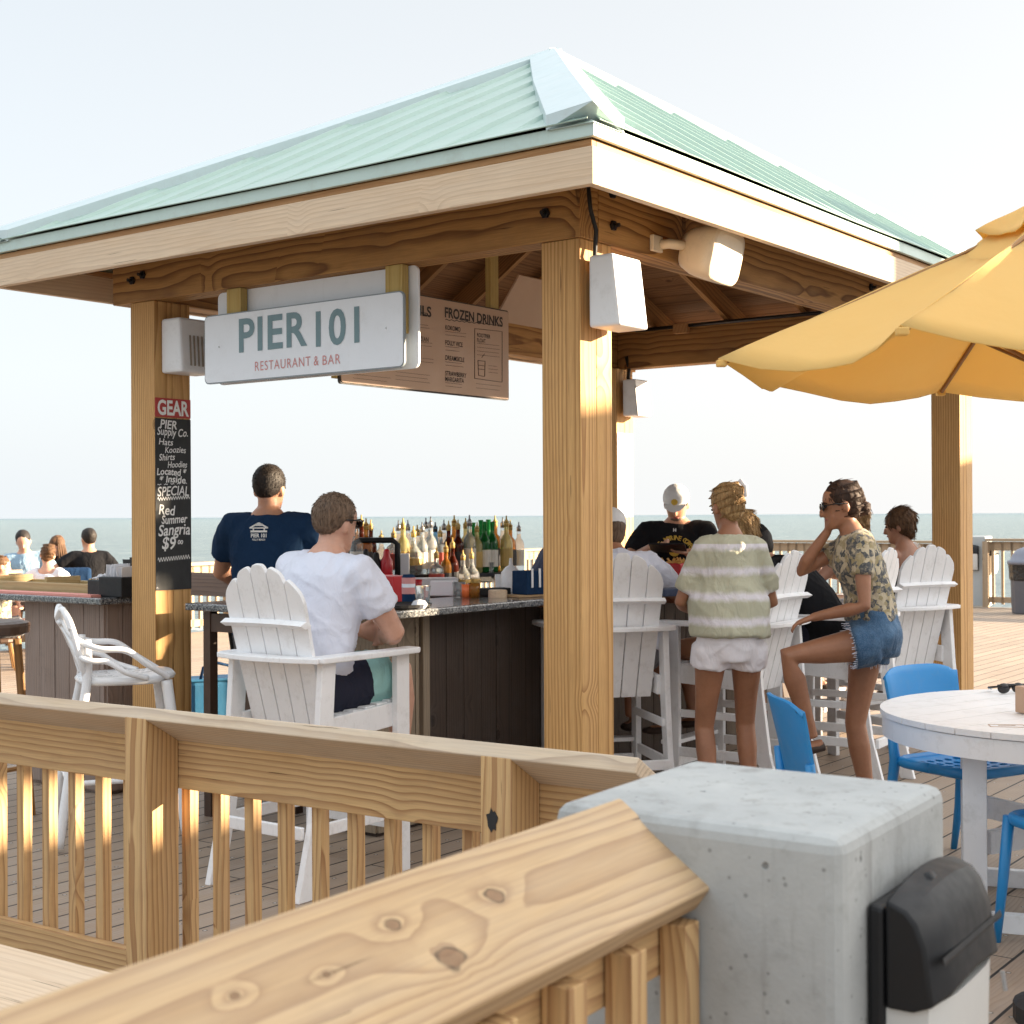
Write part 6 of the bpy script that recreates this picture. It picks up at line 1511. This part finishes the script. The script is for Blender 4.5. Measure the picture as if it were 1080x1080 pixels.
far_p(94, 16.0, (-.35, 1), 1.41, 'man in black tee by the far rail, back to the camera', h=1.75, sk='skin_mid', top='tee_black', topk=dict(sleeve=.6, hem=-.15, boxy=.15), hair=('short', 'hair_black'), head=(20, 0, 0), armL=((-.36, .22, .78), (-1, -.2, -.5)), armR=((.20, .22, .84), (.7, -.6, -.5)), build=1.0)
far_p(31, 16.6, (.28, -1), 1.40, 'man in light blue polo leaning down by the far table', h=1.8, sk='skin_fair', top='polo_blue', topk=dict(sleeve=.6, boxy=.15), hair=('short', 'hair_black'), head=(0, 22, 8), lean=6, side=6, armR=((.42, .30, .72), (1, -.2, -.5)), armL=((-.2, .3, .75), (-1, -.3, -.5)), face=True)
far_p(50, 14.4, (.1, 1), 1.27, 'woman in white dress with pinned auburn hair seen from behind', h=1.64, sex='f', sk='skin_fair', top='dress_white', topk=dict(sleeve=.3, boxy=.16, hem=-.2, neck=.86, dress=1), bot='dress_white', botk=dict(skirt=1), hair=('bun', 'hair_mid', (0.02, -.10, .02)), head=(20, 14, 10), armL=((-.38, .12, .66), (-1, -.2, -.4)), armR=((.1, .4, .8), (1, -.4, -.4)))
far_p(61, 16.9, (.25, -.9), 1.32, 'far woman with long brown hair beside the black tee', h=1.62, sex='f', sk='skin_fair', top='tee_black', hair=('long', 'hair_mid', .4), head=(-40, 10, 0), armL=((-.1, .4, .8), (-1, -.4, -.4)), armR=((.1, .4, .8), (1, -.4, -.4)))
far_p(-1, 14.2, (.9, .4), 1.16, 'woman in dark patterned top cut by the left edge', h=1.62, sex='f', sk='skin_fair', top='floral', topk=dict(sleeve=.2), hair=('bun', 'hair_mid', (0, -.10, .03)), head=(0, 10, 0), armL=((-.1, .4, .8), (-1, -.4, -.4)), armR=((.1, .4, .8), (1, -.4, -.4)))
q = P(78, 612, 14.6); s = MB().box((0, 0, 0), .34, .14, .26); solo(s, 'handbag', M['tee_navy'], q, 'navy bag with pale stripe behind the woman in the white dress', 'bag', bevel=.03, rz=R(20))
# low far table under the group
t0 = V3((-5.3, 15.5, 0)); g = empty('far_table', t0, 0, 'dark table at which the seaside group sits', 'table'); MB().box(t0+Z*.60, 1.4, .6, .04).build('table_top', M['seat_dark'], g)
for a, b in ((-.6, -.2), (.6, -.2), (-.6, .2), (.6, .2)): MB().box(t0+V3((a, b, .29)), .06, .06, .58).build('leg', M['seat_dark'], g)
# ================================================================ SUN BLOCKER (added, unseen on the right) — throws the evening shade
g = bpy.data.objects['restaurant_building']; gl = V3((12.2, 2, 0))
HOLES = [(8.13, 8.25, 3.86, 4.28), (5.05, 5.85, 3.48, 3.66), (8.55, 9.0, 4.25, 4.5), (7.35, 7.6, 3.72, 4.2), (8.14, 8.24, 4.62, 4.72), (-16, 7.98, 4.56, 5.5), (8.5, 10.15, 4.56, 5.5), (9.66, 10.15, 3.88, 5.6)]  # gaps shaped to place the sun patches on posts and balusters
Y0, Y1, ZT = -16, 10.15, 5.5
ys = sorted({Y0, Y1}|{v for h in HOLES for v in h[:2]}); zs = sorted({0, ZT}|{v for h in HOLES for v in h[2:] if v <= ZT}|{ZT})
s = MB()
for y0_, y1_ in zip(ys, ys[1:]):
    run = None
    for z0_, z1_ in zip(zs, zs[1:]):
        ym, zm = (y0_+y1_)/2, (z0_+z1_)/2
        if not any(h[0] < ym < h[1] and h[2] < zm < h[3] for h in HOLES): s.box((12.2, ym, zm), .12, y1_-y0_, z1_-z0_)
s.build('wall', M['sign_white'], g)
MB().prism([V3((12.27, -16, 4.46)), V3((12.8, -16, 4.46)), V3((12.8, 9.6, 4.46)), V3((12.27, 9.6, 4.46))], Z*.08).build('roof', M['roof'], g)  # thin slab on the added blocking wall
# ================================================================ SKY, SUN, CAMERA
sd = V3((1.316, .088, 0)).normalized(); EL = math.atan(.22)
to_sun = V3((sd.x*math.cos(EL), sd.y*math.cos(EL), math.sin(EL)))
L = bpy.data.lights.new('sun', 'SUN'); L.energy = SUN; L.angle = R(.5); L.color = (1, .80, .56)
so = bpy.data.objects.new('sun', L); COL.objects.link(so); so.rotation_euler = to_sun.to_track_quat('Z', 'Y').to_euler(); so.location = (20, 0, 12)
w = bpy.data.worlds.new('World'); scene.world = w; w.use_nodes = True; t = NT(w.node_tree)
for n in list(w.node_tree.nodes): w.node_tree.nodes.remove(n)
sky = t.n('ShaderNodeTexSky', sky_type='NISHITA'); sky.sun_disc = False; sky.sun_elevation = EL; sky.sun_rotation = math.atan2(to_sun.x, to_sun.y)
sky.air_density = 1.0; sky.dust_density = 2.2; sky.ozone_density = 1.2
bg = t.n('ShaderNodeBackground'); bg.inputs['Strength'].default_value = SKY_STR
hsv = t.n('ShaderNodeHueSaturation'); hsv.inputs['Saturation'].default_value = .55; t.l(sky.outputs[0], hsv.inputs['Color'])
vx, vy, vz = t.sep(t.vm('NORMALIZE', t.n('ShaderNodeTexCoord').outputs['Generated']))
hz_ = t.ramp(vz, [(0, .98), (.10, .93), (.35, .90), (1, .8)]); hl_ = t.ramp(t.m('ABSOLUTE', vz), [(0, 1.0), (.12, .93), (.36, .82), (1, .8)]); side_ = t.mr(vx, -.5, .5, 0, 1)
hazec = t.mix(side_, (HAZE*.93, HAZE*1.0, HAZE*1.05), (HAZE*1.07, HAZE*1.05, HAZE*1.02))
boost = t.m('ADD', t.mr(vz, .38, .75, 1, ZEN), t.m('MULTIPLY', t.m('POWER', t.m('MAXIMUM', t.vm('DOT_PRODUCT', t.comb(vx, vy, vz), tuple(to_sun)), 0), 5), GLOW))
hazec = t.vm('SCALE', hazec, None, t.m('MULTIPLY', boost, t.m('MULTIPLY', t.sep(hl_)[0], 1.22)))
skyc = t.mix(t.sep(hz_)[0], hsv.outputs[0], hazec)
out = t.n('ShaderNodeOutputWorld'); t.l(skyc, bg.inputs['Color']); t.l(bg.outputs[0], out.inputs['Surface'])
cam = bpy.data.cameras.new('camera'); co = bpy.data.objects.new('camera', cam); COL.objects.link(co); scene.camera = co
cam.sensor_width = 36; cam.lens = 50; cam.clip_start = .05; cam.clip_end = 60000
co.location = (0, 0, H)
pitch = 4/F
co.matrix_world = Matrix.Translation((0, 0, H)) @ Matrix.Rotation(math.pi/2+pitch, 4, 'X') @ Matrix.Rotation(ROLL*RSIGN, 4, 'Z')
cam.dof.use_dof = True; cam.dof.focus_distance = 5.6; cam.dof.aperture_fstop = 10
scene.render.resolution_x = 1024; scene.render.resolution_y = 1024
scene.render.engine = 'CYCLES'
scene.view_settings.view_transform = 'Standard'; scene.view_settings.look = 'None'; scene.view_settings.gamma = 1
scene.view_settings.exposure = EXPO
scene.cycles.max_bounces = 8; scene.cycles.transparent_max_bounces = 8

bpy.data.scenes.remove(TMP)
